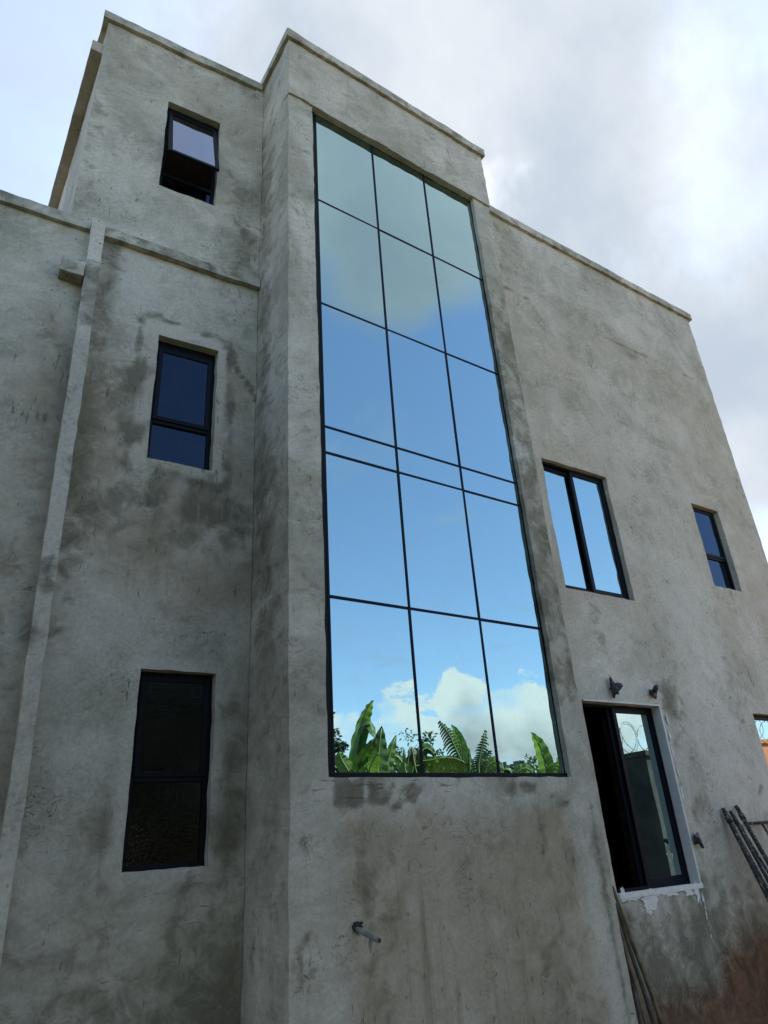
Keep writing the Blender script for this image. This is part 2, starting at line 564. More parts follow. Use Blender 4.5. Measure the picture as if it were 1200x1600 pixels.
def mat_plaster():
    m, N = new_mat('cement_render')
    P = N.n('ShaderNodeNewGeometry').outputs['Position']
    at = N.n('ShaderNodeAttribute', attribute_name='stain_and_shade')
    dark, light, mud = N.sep(at.outputs['Vector'])
    brown = at.outputs['Alpha']
    big = N.noise(P, 0.45, 5, 0.60, 0.8)
    med = N.noise(N.vm('ADD', P, (4.4, 0, 2.3)), 1.15, 6, 0.64, 0.9)
    med2 = N.noise(N.vm('ADD', P, (7, 3, 1)), 5.2, 6, 0.70, 0.5)
    fine = N.noise(P, 34.0, 3, 0.65)
    trow = N.noise(N.vm('MULTIPLY', P, (1.6, 1.6, 4.2)), 1.5, 5, 0.66, 1.8)
    drip = N.noise(N.vm('MULTIPLY', P, (13.0, 13.0, 0.55)), 1.0, 4, 0.6, 0.25)
    # body colour: cement greys, from greenish to a pale grey
    c_ = N.mix(N.step(big, 0.34, 0.66), (0.385, 0.388, 0.336), (0.462, 0.460, 0.420))
    c_ = N.mix(N.m('MULTIPLY', N.step(med, 0.47, 0.64), 0.80), c_, (0.545, 0.547, 0.505))
    c_ = N.mix(N.m('MULTIPLY', N.step(med, 0.50, 0.36), 0.62), c_, (0.290, 0.292, 0.240))
    c_ = N.mix(N.m('MULTIPLY', N.step(N.m('ADD', med2, N.m('MULTIPLY', dark, 0.06)), 0.53, 0.66), 0.40), c_, (0.262, 0.254, 0.200))
    c_ = N.mix(N.m('MULTIPLY', N.step(trow, 0.52, 0.68), 0.26), c_, (0.53, 0.53, 0.49))
    joint = N.step(N.m('ADD', big, N.m('MULTIPLY', N.m('SUBTRACT', med2, 0.5), 0.06)), 0.50, 0.512, 0.925, 1.03)
    c_ = N.mix(1.0, c_, N.comb(joint, joint, joint), 'MULTIPLY')
    px_, py_, pz_ = N.sep(P)
    ro = N.comb(N.m('MULTIPLY', N.m('ADD', px_, N.m('MULTIPLY', pz_, 0.55)), 2.4), py_, N.m('MULTIPLY', N.m('SUBTRACT', pz_, N.m('MULTIPLY', px_, 0.55)), 9.5))
    arc = N.noise(ro, 0.8, 4, 0.60, 3.0)
    af = N.step(arc, 0.34, 0.68, 0.945, 1.055)
    c_ = N.mix(1.0, c_, N.comb(af, af, af), 'MULTIPLY')
    # stains (painted shade too) with edges broken up by noise
    ed = N.m('ADD', N.m('MULTIPLY', N.m('SUBTRACT', med2, 0.5), 1.6), N.m('MULTIPLY', N.m('SUBTRACT', fine, 0.5), 0.35))
    bf = N.step(N.m('ADD', brown, N.m('MULTIPLY', ed, 0.8)), 0.10, 0.80)
    c_ = N.mix(N.m('MULTIPLY', bf, 0.66), c_, (0.338, 0.288, 0.208))
    lf = N.step(N.m('ADD', light, ed), 0.15, 0.75)
    c_ = N.mix(N.m('MULTIPLY', lf, 0.62), c_, (0.57, 0.57, 0.54))
    df = N.step(N.m('ADD', dark, ed), 0.18, 0.62)
    c_ = N.mix(N.m('MULTIPLY', df, 0.66), c_, (0.150, 0.148, 0.110))
    dk = N.step(N.m('ADD', dark, N.m('MULTIPLY', ed, 1.4)), 0.62, 0.80)
    c_ = N.mix(N.m('MULTIPLY', dk, 0.38), c_, (0.085, 0.082, 0.062))
    # vertical runs of dirty water
    dr = N.m('MULTIPLY', N.step(drip, 0.52, 0.72), N.step(N.m('ADD', N.m('ADD', N.m('MULTIPLY', N.m('SUBTRACT', big, 0.5), 0.7), brown), N.m('MULTIPLY', mud, 0.5)), 0.50, 0.95))
    c_ = N.mix(N.m('MULTIPLY', dr, 0.60), c_, (0.150, 0.140, 0.105))
    dl = N.m('MULTIPLY', N.step(drip, 0.43, 0.29), N.step(N.m('ADD', med, N.m('MULTIPLY', brown, 0.15)), 0.50, 0.70))
    c_ = N.mix(N.m('MULTIPLY', dl, 0.32), c_, (0.53, 0.53, 0.49))
    # short dark dashes: trowel bites across the wall and nicks running down it
    h1 = N.noise(N.vm('MULTIPLY', N.vm('ADD', P, (1, 2, 3)), (4.5, 4.5, 34.0)), 1.0, 3, 0.6, 0.5)
    v1 = N.noise(N.vm('MULTIPLY', N.vm('ADD', P, (6, 2, 9)), (30.0, 30.0, 6.0)), 1.0, 3, 0.6, 0.3)
    mg = N.m('MULTIPLY', N.m('SUBTRACT', med, 0.5), 0.9)
    gh = N.m('ADD', mg, N.m('SUBTRACT', N.m('MULTIPLY', dark, 0.14), N.m('MULTIPLY', brown, 0.22)))
    gv = N.m('ADD', N.m('MULTIPLY', mg, -0.6), N.m('ADD', N.m('MULTIPLY', dark, 0.05), N.m('MULTIPLY', brown, 0.035)))
    dash = N.m('MAXIMUM', N.step(N.m('ADD', h1, N.m('MULTIPLY', gh, 0.8)), 0.72, 0.79), N.step(N.m('ADD', v1, gv), 0.69, 0.76))
    c_ = N.mix(N.m('MULTIPLY', dash, 0.62), c_, (0.10, 0.098, 0.080))
    # trowel nicks and cracks: thin dark lines in patches
    wv = N.noise(N.vm('MULTIPLY', P, (1.0, 1.0, 1.7)), 6.5, 2, 0.55, 1.2)
    line = N.step(N.m('ABSOLUTE', N.m('SUBTRACT', wv, 0.5)), 0.011, 0.002)
    patch = N.step(N.noise(N.vm('ADD', P, (2, 9, 4)), 1.9, 2, 0.5), 0.57, 0.66)
    nick = N.m('MULTIPLY', line, patch)
    c_ = N.mix(N.m('MULTIPLY', nick, 0.70), c_, (0.085, 0.085, 0.075))
    # pits
    pv = N.n('ShaderNodeTexVoronoi', feature='F1')
    N.put(pv.inputs['Vector'], N.vm('MULTIPLY', P, (1, 1, 0.55))); pv.inputs['Scale'].default_value = 15.0
    pits = N.m('MULTIPLY', N.step(N.m('ADD', pv.outputs['Distance'], N.m('MULTIPLY', fine, 0.25)), 0.27, 0.18),
               N.step(N.m('ADD', med, N.m('MULTIPLY', big, 0.6)), 0.80, 0.92))
    c_ = N.mix(N.m('MULTIPLY', pits, 0.60), c_, (0.09, 0.09, 0.08))
    # red earth splashed up the foot of the wall
    mf = N.step(N.m('ADD', N.m('ADD', mud, N.m('MULTIPLY', ed, 0.75)), N.m('MULTIPLY', N.m('SUBTRACT', drip, 0.5), 0.35)), 0.10, 0.95)
    sv_ = N.n('ShaderNodeTexVoronoi', feature='F1'); N.put(sv_.inputs['Vector'], P); sv_.inputs['Scale'].default_value = 34.0
    speck = N.step(N.m('SUBTRACT', sv_.outputs['Distance'], N.m('MULTIPLY', N.m('ADD', mud, N.m('MULTIPLY', ed, 0.5)), 0.40)), 0.16, 0.08)
    mf = N.m('MAXIMUM', mf, N.m('MULTIPLY', speck, N.step(mud, 0.02, 0.25)))
    c_ = N.mix(N.m('MULTIPLY', mf, 0.82), c_, N.mix(N.step(N.m('ADD', N.m('MULTIPLY', med2, 0.8), N.m('MULTIPLY', drip, 0.2)), 0.42, 0.60), (0.185, 0.086, 0.040), (0.085, 0.047, 0.029)))
    c_ = N.mix(1.0, c_, N.mix(N.step(fine, 0.32, 0.70), (0.990, 0.908, 0.808), (1.158, 1.066, 0.948)), 'MULTIPLY')
    h = N.m('ADD', N.m('MULTIPLY', med2, 0.60), N.m('MULTIPLY', fine, 0.10))
    h = N.m('ADD', h, N.m('MULTIPLY', arc, 0.22))
    h = N.m('SUBTRACT', h, N.m('MULTIPLY', nick, 0.30))
    h = N.m('SUBTRACT', h, N.m('MULTIPLY', dash, 0.12))
    nrm = bump(N, h, 0.75, 0.016)
    return finish(m, N, principled(N, c_, N.step(med, 0.3, 0.7, 0.80, 0.95), 0, nrm, 0.25))


def mat_simple(name, col, rough=0.6, metal=0.0, var=0.25, scale=8.0, bmp=0.0, spec=None):
    m, N = new_mat(name)
    P = N.n('ShaderNodeNewGeometry').outputs['Position']
    n = N.noise(P, scale, 5, 0.6)
    f = N.step(n, 0.3, 0.7, 1 - var, 1 + var)
    c_ = N.mix(1.0, col, N.comb(f, f, f), 'MULTIPLY')
    nrm = bump(N, N.noise(P, scale * 6, 4, 0.6), bmp, 0.01) if bmp else None
    return finish(m, N, principled(N, c_, rough, metal, nrm, spec))


def mat_glass(name, tint, refl, trans, ior=1.55, rough=0.0, bmp=0.0, bscale=60.0, dirty=1.0):
    """coated pane: a tinted mirror reflection over a dark see-through pane"""
    m, N = new_mat(name)
    P = N.n('ShaderNodeNewGeometry').outputs['Position']
    nrm = None
    if bmp:
        nrm = bump(N, N.noise(P, bscale, 3, 0.5, 0.6), bmp, 0.01)
    else:
        nrm = bump(N, N.noise(P, 0.9, 2, 0.5), 0.10, 0.02)
    fr = N.n('ShaderNodeFresnel'); fr.inputs['IOR'].default_value = ior
    fac = N.m('ADD', N.m('MULTIPLY', fr.outputs[0], 1.0 - refl), refl, clamp=True)
    g = N.n('ShaderNodeBsdfGlossy'); N.put(g.inputs['Color'], tint); g.inputs['Roughness'].default_value = rough
    N.put(g.inputs['Normal'], nrm)
    t = N.n('ShaderNodeBsdfTransparent'); N.put(t.inputs['Color'], trans)
    mx = N.n('ShaderNodeMixShader')
    N.put(mx.inputs[0], fac); N.t.links.new(t.outputs[0], mx.inputs[1]); N.t.links.new(g.outputs[0], mx.inputs[2])
    df_ = N.n('ShaderNodeBsdfDiffuse'); N.put(df_.inputs['Color'], (0.45, 0.43, 0.38))
    dust = N.m('MULTIPLY', N.step(N.noise(P, 3.0, 6, 0.7, 0.6), 0.42, 0.75), 0.045)
    dust = N.m('ADD', dust, N.m('MULTIPLY', N.step(N.noise(N.vm('MULTIPLY', P, (26, 26, 1.2)), 1.0, 3, 0.6), 0.60, 0.75), 0.03))
    dust = N.m('ADD', dust, N.m('MULTIPLY', N.step(N.noise(P, 48.0, 2, 0.5), 0.70, 0.76), 0.22))
    dust = N.m('MULTIPLY', dust, dirty)
    m2 = N.n('ShaderNodeMixShader'); N.put(m2.inputs[0], dust)
    N.t.links.new(mx.outputs[0], m2.inputs[1]); N.t.links.new(df_.outputs[0], m2.inputs[2])
    return finish(m, N, m2.outputs[0])


def mat_leaf(name, col, col2, trans=0.45, scale=3.0, rough=0.45):
    m, N = new_mat(name)
    P = N.n('ShaderNodeNewGeometry').outputs['Position']
    c_ = N.mix(N.step(N.noise(P, scale, 4, 0.6), 0.35, 0.65), col, col2)
    b = N.n('ShaderNodeBsdfPrincipled'); N.put(b.inputs['Base Color'], c_); b.inputs['Roughness'].default_value = rough
    t = N.n('ShaderNodeBsdfTranslucent'); N.put(t.inputs['Color'], N.mix(1.0, c_, (1.5, 1.7, 0.7), 'MULTIPLY'))
    mx = N.n('ShaderNodeMixShader'); mx.inputs[0].default_value = trans
    N.t.links.new(b.outputs[0], mx.inputs[1]); N.t.links.new(t.outputs[0], mx.inputs[2])
    return finish(m, N, mx.outputs[0])


M_PL = mat_plaster()
M_FRAME = mat_simple('dark_aluminium', (0.005, 0.007, 0.011), 0.5, 0.0, 0.15, 5.0, spec=0.12)
M_SEAL = mat_simple('black_sealant', (0.006, 0.011, 0.024), 0.6, 0.0, 0.1, 5.0, spec=0.1)
M_MIRROR = mat_glass('mirror_glass', (0.535, 0.765, 0.80), 0.57, (0.02, 0.03, 0.04), 1.6)
M_TINT = mat_glass('tinted_glass', (0.40, 0.55, 0.80), 0.02, (0.03, 0.045, 0.08), 1.5, dirty=0.5)
M_CLEAR = mat_glass('grey_glass', (0.80, 0.85, 0.95), 0.30, (0.08, 0.09, 0.10), 1.5)
M_PEBBLE = mat_glass('obscured_glass', (0.7, 0.75, 0.72), 0.0, (0.02, 0.025, 0.025), 1.35, 0.02, 0.16, 55.0, 0.1)
M_JAMB = mat_simple('primed_jamb', (0.66, 0.65, 0.62), 0.8, 0, 0.08, 6.0, 0.2)
M_WHITE = mat_simple('white_filler', (0.74, 0.72, 0.66), 0.85, 0, 0.08, 20.0, 0.4)
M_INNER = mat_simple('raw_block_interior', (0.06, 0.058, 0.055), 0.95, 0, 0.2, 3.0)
def mat_splash():
    m, N = new_mat('cement_splashed_steel')
    P = N.n('ShaderNodeNewGeometry').outputs['Position']
    c_ = N.mix(N.step(N.noise(P, 9.0, 4, 0.6), 0.40, 0.65), (0.026, 0.029, 0.028), (0.060, 0.048, 0.036))
    c_ = N.mix(N.step(N.noise(P, 30.0, 5, 0.7, 0.5), 0.55, 0.63), c_, (0.30, 0.30, 0.27))
    return finish(m, N, principled(N, c_, 0.65, 0.0, bump(N, N.noise(P, 40.0, 4, 0.6), 0.6, 0.006), 0.3))


M_STEEL = mat_splash()
M_STICK = mat_simple('weathered_stick', (0.14, 0.10, 0.055), 0.8, 0, 0.5, 12.0, 0.5)
M_STICK2 = mat_simple('dark_stick', (0.075, 0.062, 0.045), 0.85, 0, 0.4, 12.0, 0.5)
M_PLASTIC = mat_simple('black_plastic_wrap', (0.035, 0.037, 0.040), 0.42, 0, 0.5, 30.0, 0.5)
M_PIPE = mat_simple('grey_pipe', (0.20, 0.20, 0.185), 0.6, 0, 0.35, 30.0, 0.4)
M_HOLE_SHADE = mat_simple('hole_shade_patch', (0.03, 0.03, 0.028), 0.95, 0, 0.3, 30.0, 0.8)

# ------------------------------------------------------------------ setting: ground
def mat_ground():
    m, N = new_mat('red_earth')
    P = N.n('ShaderNodeNewGeometry').outputs['Position']
    a = N.noise(P, 0.35, 7, 0.62); b = N.noise(P, 5.0, 6, 0.65)
    c_ = N.mix(N.step(a, 0.35, 0.65), (0.120, 0.066, 0.040), (0.085, 0.060, 0.040))
    c_ = N.mix(N.m('MULTIPLY', N.step(b, 0.5, 0.75), 0.6), c_, (0.13, 0.09, 0.06))
    g = N.step(N.noise(N.vm('ADD', P, (4, 4, 0)), 0.22, 5, 0.6), 0.42, 0.56)
    c_ = N.mix(N.m('MULTIPLY', g, 0.85), c_, (0.045, 0.058, 0.020))
    return finish(m, N, principled(N, c_, 0.95, 0, bump(N, N.m('ADD', a, N.m('MULTIPLY', b, 0.3)), 0.8, 0.08), 0.2))


def bank(x, y):
    """the yard rises to a bank behind the photographer"""
    t = np.clip((-np.asarray(y, float) - 5.5) / 8.0, 0, 1)
    return 1.5 * t * t * (3 - 2 * t)


def build_ground():
    xs = np.concatenate([[-900, -300, -100, -45], np.linspace(-25, 30, 74), [50, 110, 300, 900]])
    ys = np.concatenate([[-900, -300, -100, -45], np.linspace(-25, 20, 61), [45, 110, 300, 900]])
    X, Y = np.meshgrid(xs, ys, indexing='ij')
    P = np.stack([X, Y, np.zeros_like(X)], -1)
    near = np.clip(1 - np.maximum(abs(X) / 60, abs(Y) / 60), 0, 1)
    P[..., 2] = near * (0.07 * fbm(P * 0.35, 4)) - 0.06 + bank(X, Y)
    S = Sheets(); S.grid(P)
    me = mesh_from('ground', S.V[0], S.F[0], True)
    link('ground', me, None, mat_ground(), kind='structure')


build_ground()

# ------------------------------------------------------------------ the house
class YPlane:
    """a wall plane facing -X; u runs along Y"""
    def __init__(self, x0):
        self.x0 = x0

    def P(self, u, z, w=0.0):
        u, z, w = np.broadcast_arrays(np.asarray(u, float), np.asarray(z, float), np.asarray(w, float))
        return np.stack([self.x0 - w, u, z], -1)


house = empty('unfinished_house', (4.0, 0.3, 0.0),
              'three storey house of bare grey cement render with tall mirrored stair window', 'house')
H = dict(parent=house, mat=M_PL)
W1 = (1.50, 2.115, 2.03, 3.477, 0.12)
W2 = (1.378, 1.983, 5.405, 6.849, 0.13)
W3 = (1.21, 1.853, 8.937, 10.425, 0.11)
RWN = (6.49, 7.787, 4.831, 6.705, 0.12)
SWN = (9.80, 10.52, 5.335, 6.742, 0.12)
DWN = (6.40, 7.785, 1.505, 3.455, 0.17)
EWN = (9.815, 10.54, 2.03, 3.457, 0.12)
CW = (2.735, 5.36, 2.572, 10.43)

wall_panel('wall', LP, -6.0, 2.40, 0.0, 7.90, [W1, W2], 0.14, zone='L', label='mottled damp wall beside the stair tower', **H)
wall_panel('wall', LP, 0.41, 2.40, 7.90, 11.42, [W3], 0.16, zone='U', label='top storey wall with an open awning window', **H)
side_face('wall', (0.41, 0.90), (0.41, 9.0), 7.6, 11.42, 'E', house, M_PL, 0.12)
wall_panel('tower_wall', TP, 2.405, 5.66, -0.1, 10.50, [CW], 0.13, zone='T', **H)
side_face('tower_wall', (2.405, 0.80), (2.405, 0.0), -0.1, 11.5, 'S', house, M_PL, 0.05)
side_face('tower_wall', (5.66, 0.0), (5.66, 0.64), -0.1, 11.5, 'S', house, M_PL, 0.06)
block('lintel_band', TP, 2.397, 5.668, 10.425, 11.50, -0.10, 0.026, 'T', 0.06, **H)
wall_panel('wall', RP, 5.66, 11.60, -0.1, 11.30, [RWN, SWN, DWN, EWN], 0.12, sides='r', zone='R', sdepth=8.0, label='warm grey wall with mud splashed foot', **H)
# copings and bands
block('coping', LP, -6.0, 0.60, 7.875, 8.00, -0.22, 0.05, 'C', **H)
block('string_course', LP, 0.74, 2.40, 7.845, 7.965, -0.02, 0.070, 'C', **H)
block('coping', LP, 0.345, 2.37, 11.40, 11.53, -0.22, 0.05, 'C', **H)
block('coping', YPlane(0.41), 0.95, 9.0, 11.40, 11.53, -0.2, 0.06, 'C', 0.12, **H)
block('coping', TP, 2.352, 5.722, 11.50, 11.645, -0.25, 0.072, 'C', **H)
block('coping', YPlane(2.405), -0.02, 0.80, 11.497, 11.642, -0.2, 0.050, 'C', **H)
block('coping', RP, 5.67, 11.68, 11.29, 11.435, -0.25, 0.05, 'C', **H)
block('ledge', YPlane(0.41), 0.915, 9.0, 10.78, 10.95, -0.02, 0.13, 'E', 0.1, **H)
block('corner_strip', LP, 2.29, 2.402, 7.96, 11.40, -0.02, 0.014, 'U', 0.08, **H)
# boxed-in rain pipe with its bracket
block('pilaster', LP, 0.603, 0.733, -0.1, 7.975, -0.02, 0.12, 'P', 0.06, xb=(0.735, 0.838), **H)
block('bracket_block', LP, 0.398, 0.606, 7.17, 7.355, -0.02, 0.145, 'C', 0.05, **H)


class Bars:
    """boxes laid in a wall plane, one mesh"""
    def __init__(self, pl):
        self.pl, self.V, self.F = pl, [], []

    def add(self, x0, x1, z0, z1, w0, w1):
        b = len(self.V)
        for (x, z, w) in ((x0, z0, w0), (x1, z0, w0), (x1, z1, w0), (x0, z1, w0), (x0, z0, w1), (x1, z0, w1), (x1, z1, w1), (x0, z1, w1)):
            self.V.append(self.pl.P(x, z, w))
        for f in ((3, 2, 1, 0), (4, 5, 6, 7), (0, 1, 5, 4), (1, 2, 6, 5), (2, 3, 7, 6), (3, 0, 4, 7)):
            self.F.append(tuple(i + b for i in f))
        return self

    def rect(self, x0, x1, z0, z1, w0, w1, t, tb=None, tt=None):
        tb = tb or t; tt = tt or t
        self.add(x0, x0 + t, z0, z1, w0, w1); self.add(x1 - t, x1, z0, z1, w0, w1)
        self.add(x0 + t, x1 - t, z0, z0 + tb, w0, w1 - 0.001); self.add(x0 + t, x1 - t, z1 - tt, z1, w0, w1 - 0.001)
        return self

    def build(self, name, parent, mat, label=None, tilt=None, pivot=None, bev=0.003):
        V = np.array(self.V)
        if tilt is not None:
            R_ = np.array(Matrix.Rotation(tilt[0], 3, Vector(tilt[1])))
            V = (V - pivot) @ R_.T + pivot
        me = mesh_from(name, V, self.F)
        o = link(name, me, parent, mat, label)
        if bev:
            md = o.modifiers.new('edge', 'BEVEL'); md.width = bev; md.segments = 1; md.limit_method = 'ANGLE'
        return o


def pane(pl, x0, x1, z0, z1, w, parent, mat, t=0.006, wob=0.0, tilt=None, pivot=None, label=None):
    b = Bars(pl).add(x0, x1, z0, z1, w - t, w)
    if tilt is None and wob:
        c0 = pl.P((x0 + x1) / 2, (z0 + z1) / 2, w)
        a = random.uniform(-wob, wob); e = random.uniform(-wob, wob)
        o = b.build('pane', parent, mat, label, (math.hypot(a, e), (a, 0.0, e)), c0, bev=0)
    else:
        o = b.build('pane', parent, mat, label, tilt, pivot, bev=0)
    return o


def casement(win, label, pl, tz, glass, glass_low=None, open_deg=0.0, head=0.052):
    """two-light window: awning sash above, fixed pane below"""
    x0, x1, z0, z1, dep = win
    w = -dep + 0.03
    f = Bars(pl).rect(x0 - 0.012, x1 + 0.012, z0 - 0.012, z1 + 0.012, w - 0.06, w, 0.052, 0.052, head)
    f.add(x0 + 0.04, x1 - 0.04, tz - 0.025, tz + 0.025, w - 0.058, w - 0.002)
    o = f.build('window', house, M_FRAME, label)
    tilt = pivot = None
    sx0, sx1, sz0, sz1 = x0 + 0.030, x1 - 0.030, tz + 0.012, z1 - head + 0.022
    if open_deg:
        tilt = (math.radians(-open_deg), tuple(pl.U)); pivot = pl.P(x0, sz1, w)
    ws = w + 0.014
    Bars(pl).rect(sx0, sx1, sz0, sz1, ws - 0.034, ws, 0.045).build('sash', o, M_FRAME, None, tilt, pivot)
    pane(pl, sx0 + 0.04, sx1 - 0.04, sz0 + 0.04, sz1 - 0.04, ws - 0.012, o, glass, tilt=tilt, pivot=pivot)
    pane(pl, x0 + 0.03, x1 - 0.03, z0 + 0.03, tz - 0.02, w - 0.025, o, glass_low or glass)
    Bars(pl).add((x0 + x1) / 2 - 0.05, (x0 + x1) / 2 + 0.05, sz0 + 0.01, sz0 + 0.035, ws - 0.06, ws - 0.034).build('handle', o, M_FRAME, None, tilt, pivot)
    return o


casement(W1, 'dark obscured glass window on the ground floor', LP, 2.66, M_PEBBLE)
casement(W2, 'navy tinted window ringed by patched cement', LP, 5.89, M_TINT, head=0.11)  # deepened head bar also stands in for the shaded soffit
casement(W3, 'awning window with its upper sash pushed open', LP, 9.25, M_CLEAR, M_TINT, 15.0, 0.10)  # thick dark head again doubles as soffit shade
casement(SWN, 'small blue window high on the right wall', RP, 5.88, M_TINT)
casement(EWN, 'ground floor window reflecting an orange wall', RP, 2.60, M_MIRROR)


def sliding(win, label, pl, glass, open_left=False):
    x0, x1, z0, z1, dep = win
    w = -dep + 0.05
    xm = (x0 + x1) / 2
    f = Bars(pl).rect(x0 - 0.012, x1 + 0.012, z0 - 0.012, z1 + 0.012, w - 0.09, w, 0.045)
    o = f.build('window', house, M_FRAME, label)
    a = w - 0.008; b = w - 0.048
    # the right-hand sash runs in the outer track, the left-hand one in the inner track
    Bars(pl).rect(xm - 0.045, x1 - 0.02, z0 + 0.025, z1 - 0.025, a - 0.034, a, 0.062, 0.075, 0.062).build('sash', o, M_FRAME)
    pane(pl, xm + 0.012, x1 - 0.078, z0 + 0.09, z1 - 0.08, a - 0.015, o, glass)
    if open_left:
        xl0, xl1 = xm - 0.10, x1 - 0.07
    else:
        xl0, xl1 = x0 + 0.02, xm + 0.045
    Bars(pl).rect(xl0, xl1, z0 + 0.025, z1 - 0.025, b - 0.034, b, 0.062, 0.075, 0.062).build('sash', o, M_FRAME)
    pane(pl, xl0 + 0.055, xl1 - 0.055, z0 + 0.09, z1 - 0.08, b - 0.015, o, glass)
    return o


sliding(RWN, 'two pane sliding window full of blue sky', RP, M_MIRROR)
dwin = sliding(DWN, 'sliding window standing open below taped conduit ends', RP, M_MIRROR, True)
# scribble of chalk on the lower pane
ck = Bars(RP)
for (px, py, px2, py2) in ((1041, 1333, 1046, 1341), (1044, 1331, 1049, 1340), (1046, 1341, 1048, 1349), (1047, 1335, 1051, 1334), (1051, 1334, 1050, 1343)):
    wz = -DWN[4] + 0.05 - 0.008 - 0.0135
    A = RP.hit(px, py, wz); B = RP.hit(px2, py2, wz)
    dv = (B - A); L_ = np.linalg.norm(dv); dv /= L_
    nn = np.cross(dv, RP.N) * 0.0035
    b0 = len(ck.V)
    for s_ in (RP.N * 0.001, RP.N * 0.003):
        ck.V += [A - nn + s_, A + nn + s_, B + nn + s_, B - nn + s_]
    for f in ((3, 2, 1, 0), (4, 5, 6, 7), (0, 1, 5, 4), (1, 2, 6, 5), (2, 3, 7, 6), (3, 0, 4, 7)):
        ck.F.append(tuple(i + b0 for i in f))
ck.build('chalk_mark', dwin, M_WHITE, 'white chalk scribble on the glass', bev=0)
# primed jamb lining and head of that window
Bars(RP).add(DWN[1] - 0.010, DWN[1] + 0.02, DWN[2] - 0.01, DWN[3], -DWN[4] + 0.05, 0.006).build('jamb_lining', dwin, M_JAMB, 'smooth primed jamb')

# the tall stair window
gx = [2.823, 3.657, 4.505, 5.362]
gz = [10.445, 8.887, 7.312, 5.754, 5.463, 4.029, 2.588]
GW = -0.062
cwf = Bars(TP)
cwf.add(CW[0] - 0.012, gx[0] - 0.030, CW[2] - 0.01, CW[3] + 0.01, GW - 0.08, GW + 0.012)
cwf.add(gx[0] - 0.024, gx[0] + 0.002, CW[2] - 0.01, CW[3] + 0.01, GW - 0.08, GW + 0.004)
cwf.add(CW[1] - 0.020, CW[1] + 0.012, CW[2] - 0.01, CW[3] + 0.01, GW - 0.08, GW + 0.004)
cwf.add(CW[0] - 0.01, CW[1] + 0.01, CW[2] - 0.02, gz[6] + 0.022, GW - 0.08, GW + 0.020)
cwf.add(CW[0] - 0.01, CW[1] + 0.01, CW[3] - 0.012, CW[3] + 0.03, GW - 0.08, GW + 0.003)
tall = cwf.build('stair_window', house, M_FRAME, 'tall mirrored window of eighteen panes up the tower')
for x in gx[1:3]:
    Bars(TP).add(x - 0.0155, x + 0.0155, CW[2], CW[3], GW - 0.06, GW + 0.006).build('mullion', tall, M_SEAL)
for z in gz[1:6]:
    Bars(TP).add(gx[0] - 0.02, CW[1], z - 0.015, z + 0.015, GW - 0.062, GW + 0.0035).build('transom', tall, M_SEAL)
for i in range(3):
    for j in range(6):
        pane(TP, gx[i] + (0.012 if i else -0.004), gx[i + 1] - (0.012 if i < 2 else 0.002), gz[j + 1] + 0.011, gz[j] - 0.011, GW, tall, M_MIRROR, 0.008, 0.0028)

# ------------------------------------------------------------------ inside and back of the house
def solid(name, x0, x1, y0, y1, z0, z1, mat, parent, label=None):
    V = [(x0, y0, z0), (x1, y0, z0), (x1, y1, z0), (x0, y1, z0), (x0, y0, z1), (x1, y0, z1), (x1, y1, z1), (x0, y1, z1)]
    Fc = [(3, 2, 1, 0), (4, 5, 6, 7), (0, 1, 5, 4), (1, 2, 6, 5), (2, 3, 7, 6), (3, 0, 4, 7)]
    return link(name, mesh_from(name, V, Fc), parent, mat, label)


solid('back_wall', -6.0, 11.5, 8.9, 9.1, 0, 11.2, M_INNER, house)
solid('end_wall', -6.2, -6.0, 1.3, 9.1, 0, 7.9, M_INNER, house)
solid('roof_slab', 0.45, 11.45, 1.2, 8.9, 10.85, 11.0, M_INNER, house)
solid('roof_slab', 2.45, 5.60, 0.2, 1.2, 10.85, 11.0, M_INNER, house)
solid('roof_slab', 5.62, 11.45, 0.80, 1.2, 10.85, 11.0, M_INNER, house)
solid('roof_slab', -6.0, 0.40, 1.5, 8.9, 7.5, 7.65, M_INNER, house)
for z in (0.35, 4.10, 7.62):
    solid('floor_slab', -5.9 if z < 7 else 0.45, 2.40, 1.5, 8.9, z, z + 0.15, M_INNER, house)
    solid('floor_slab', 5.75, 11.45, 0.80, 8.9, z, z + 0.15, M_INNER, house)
for x in (2.44, 5.62):  # unseen partitions added to keep the rooms dark
    solid('added_partition', x, x + 0.12, 1.2, 8.9, 0.0, 10.85, M_INNER, house)
solid('added_partition', 0.9, 2.40, 3.6, 3.7, 0.5, 10.8, M_INNER, house)  # cross partition, likewise added to darken the rooms
solid('added_partition', 5.8, 11.4, 4.4, 4.5, 0.5, 10.8, M_INNER, house)


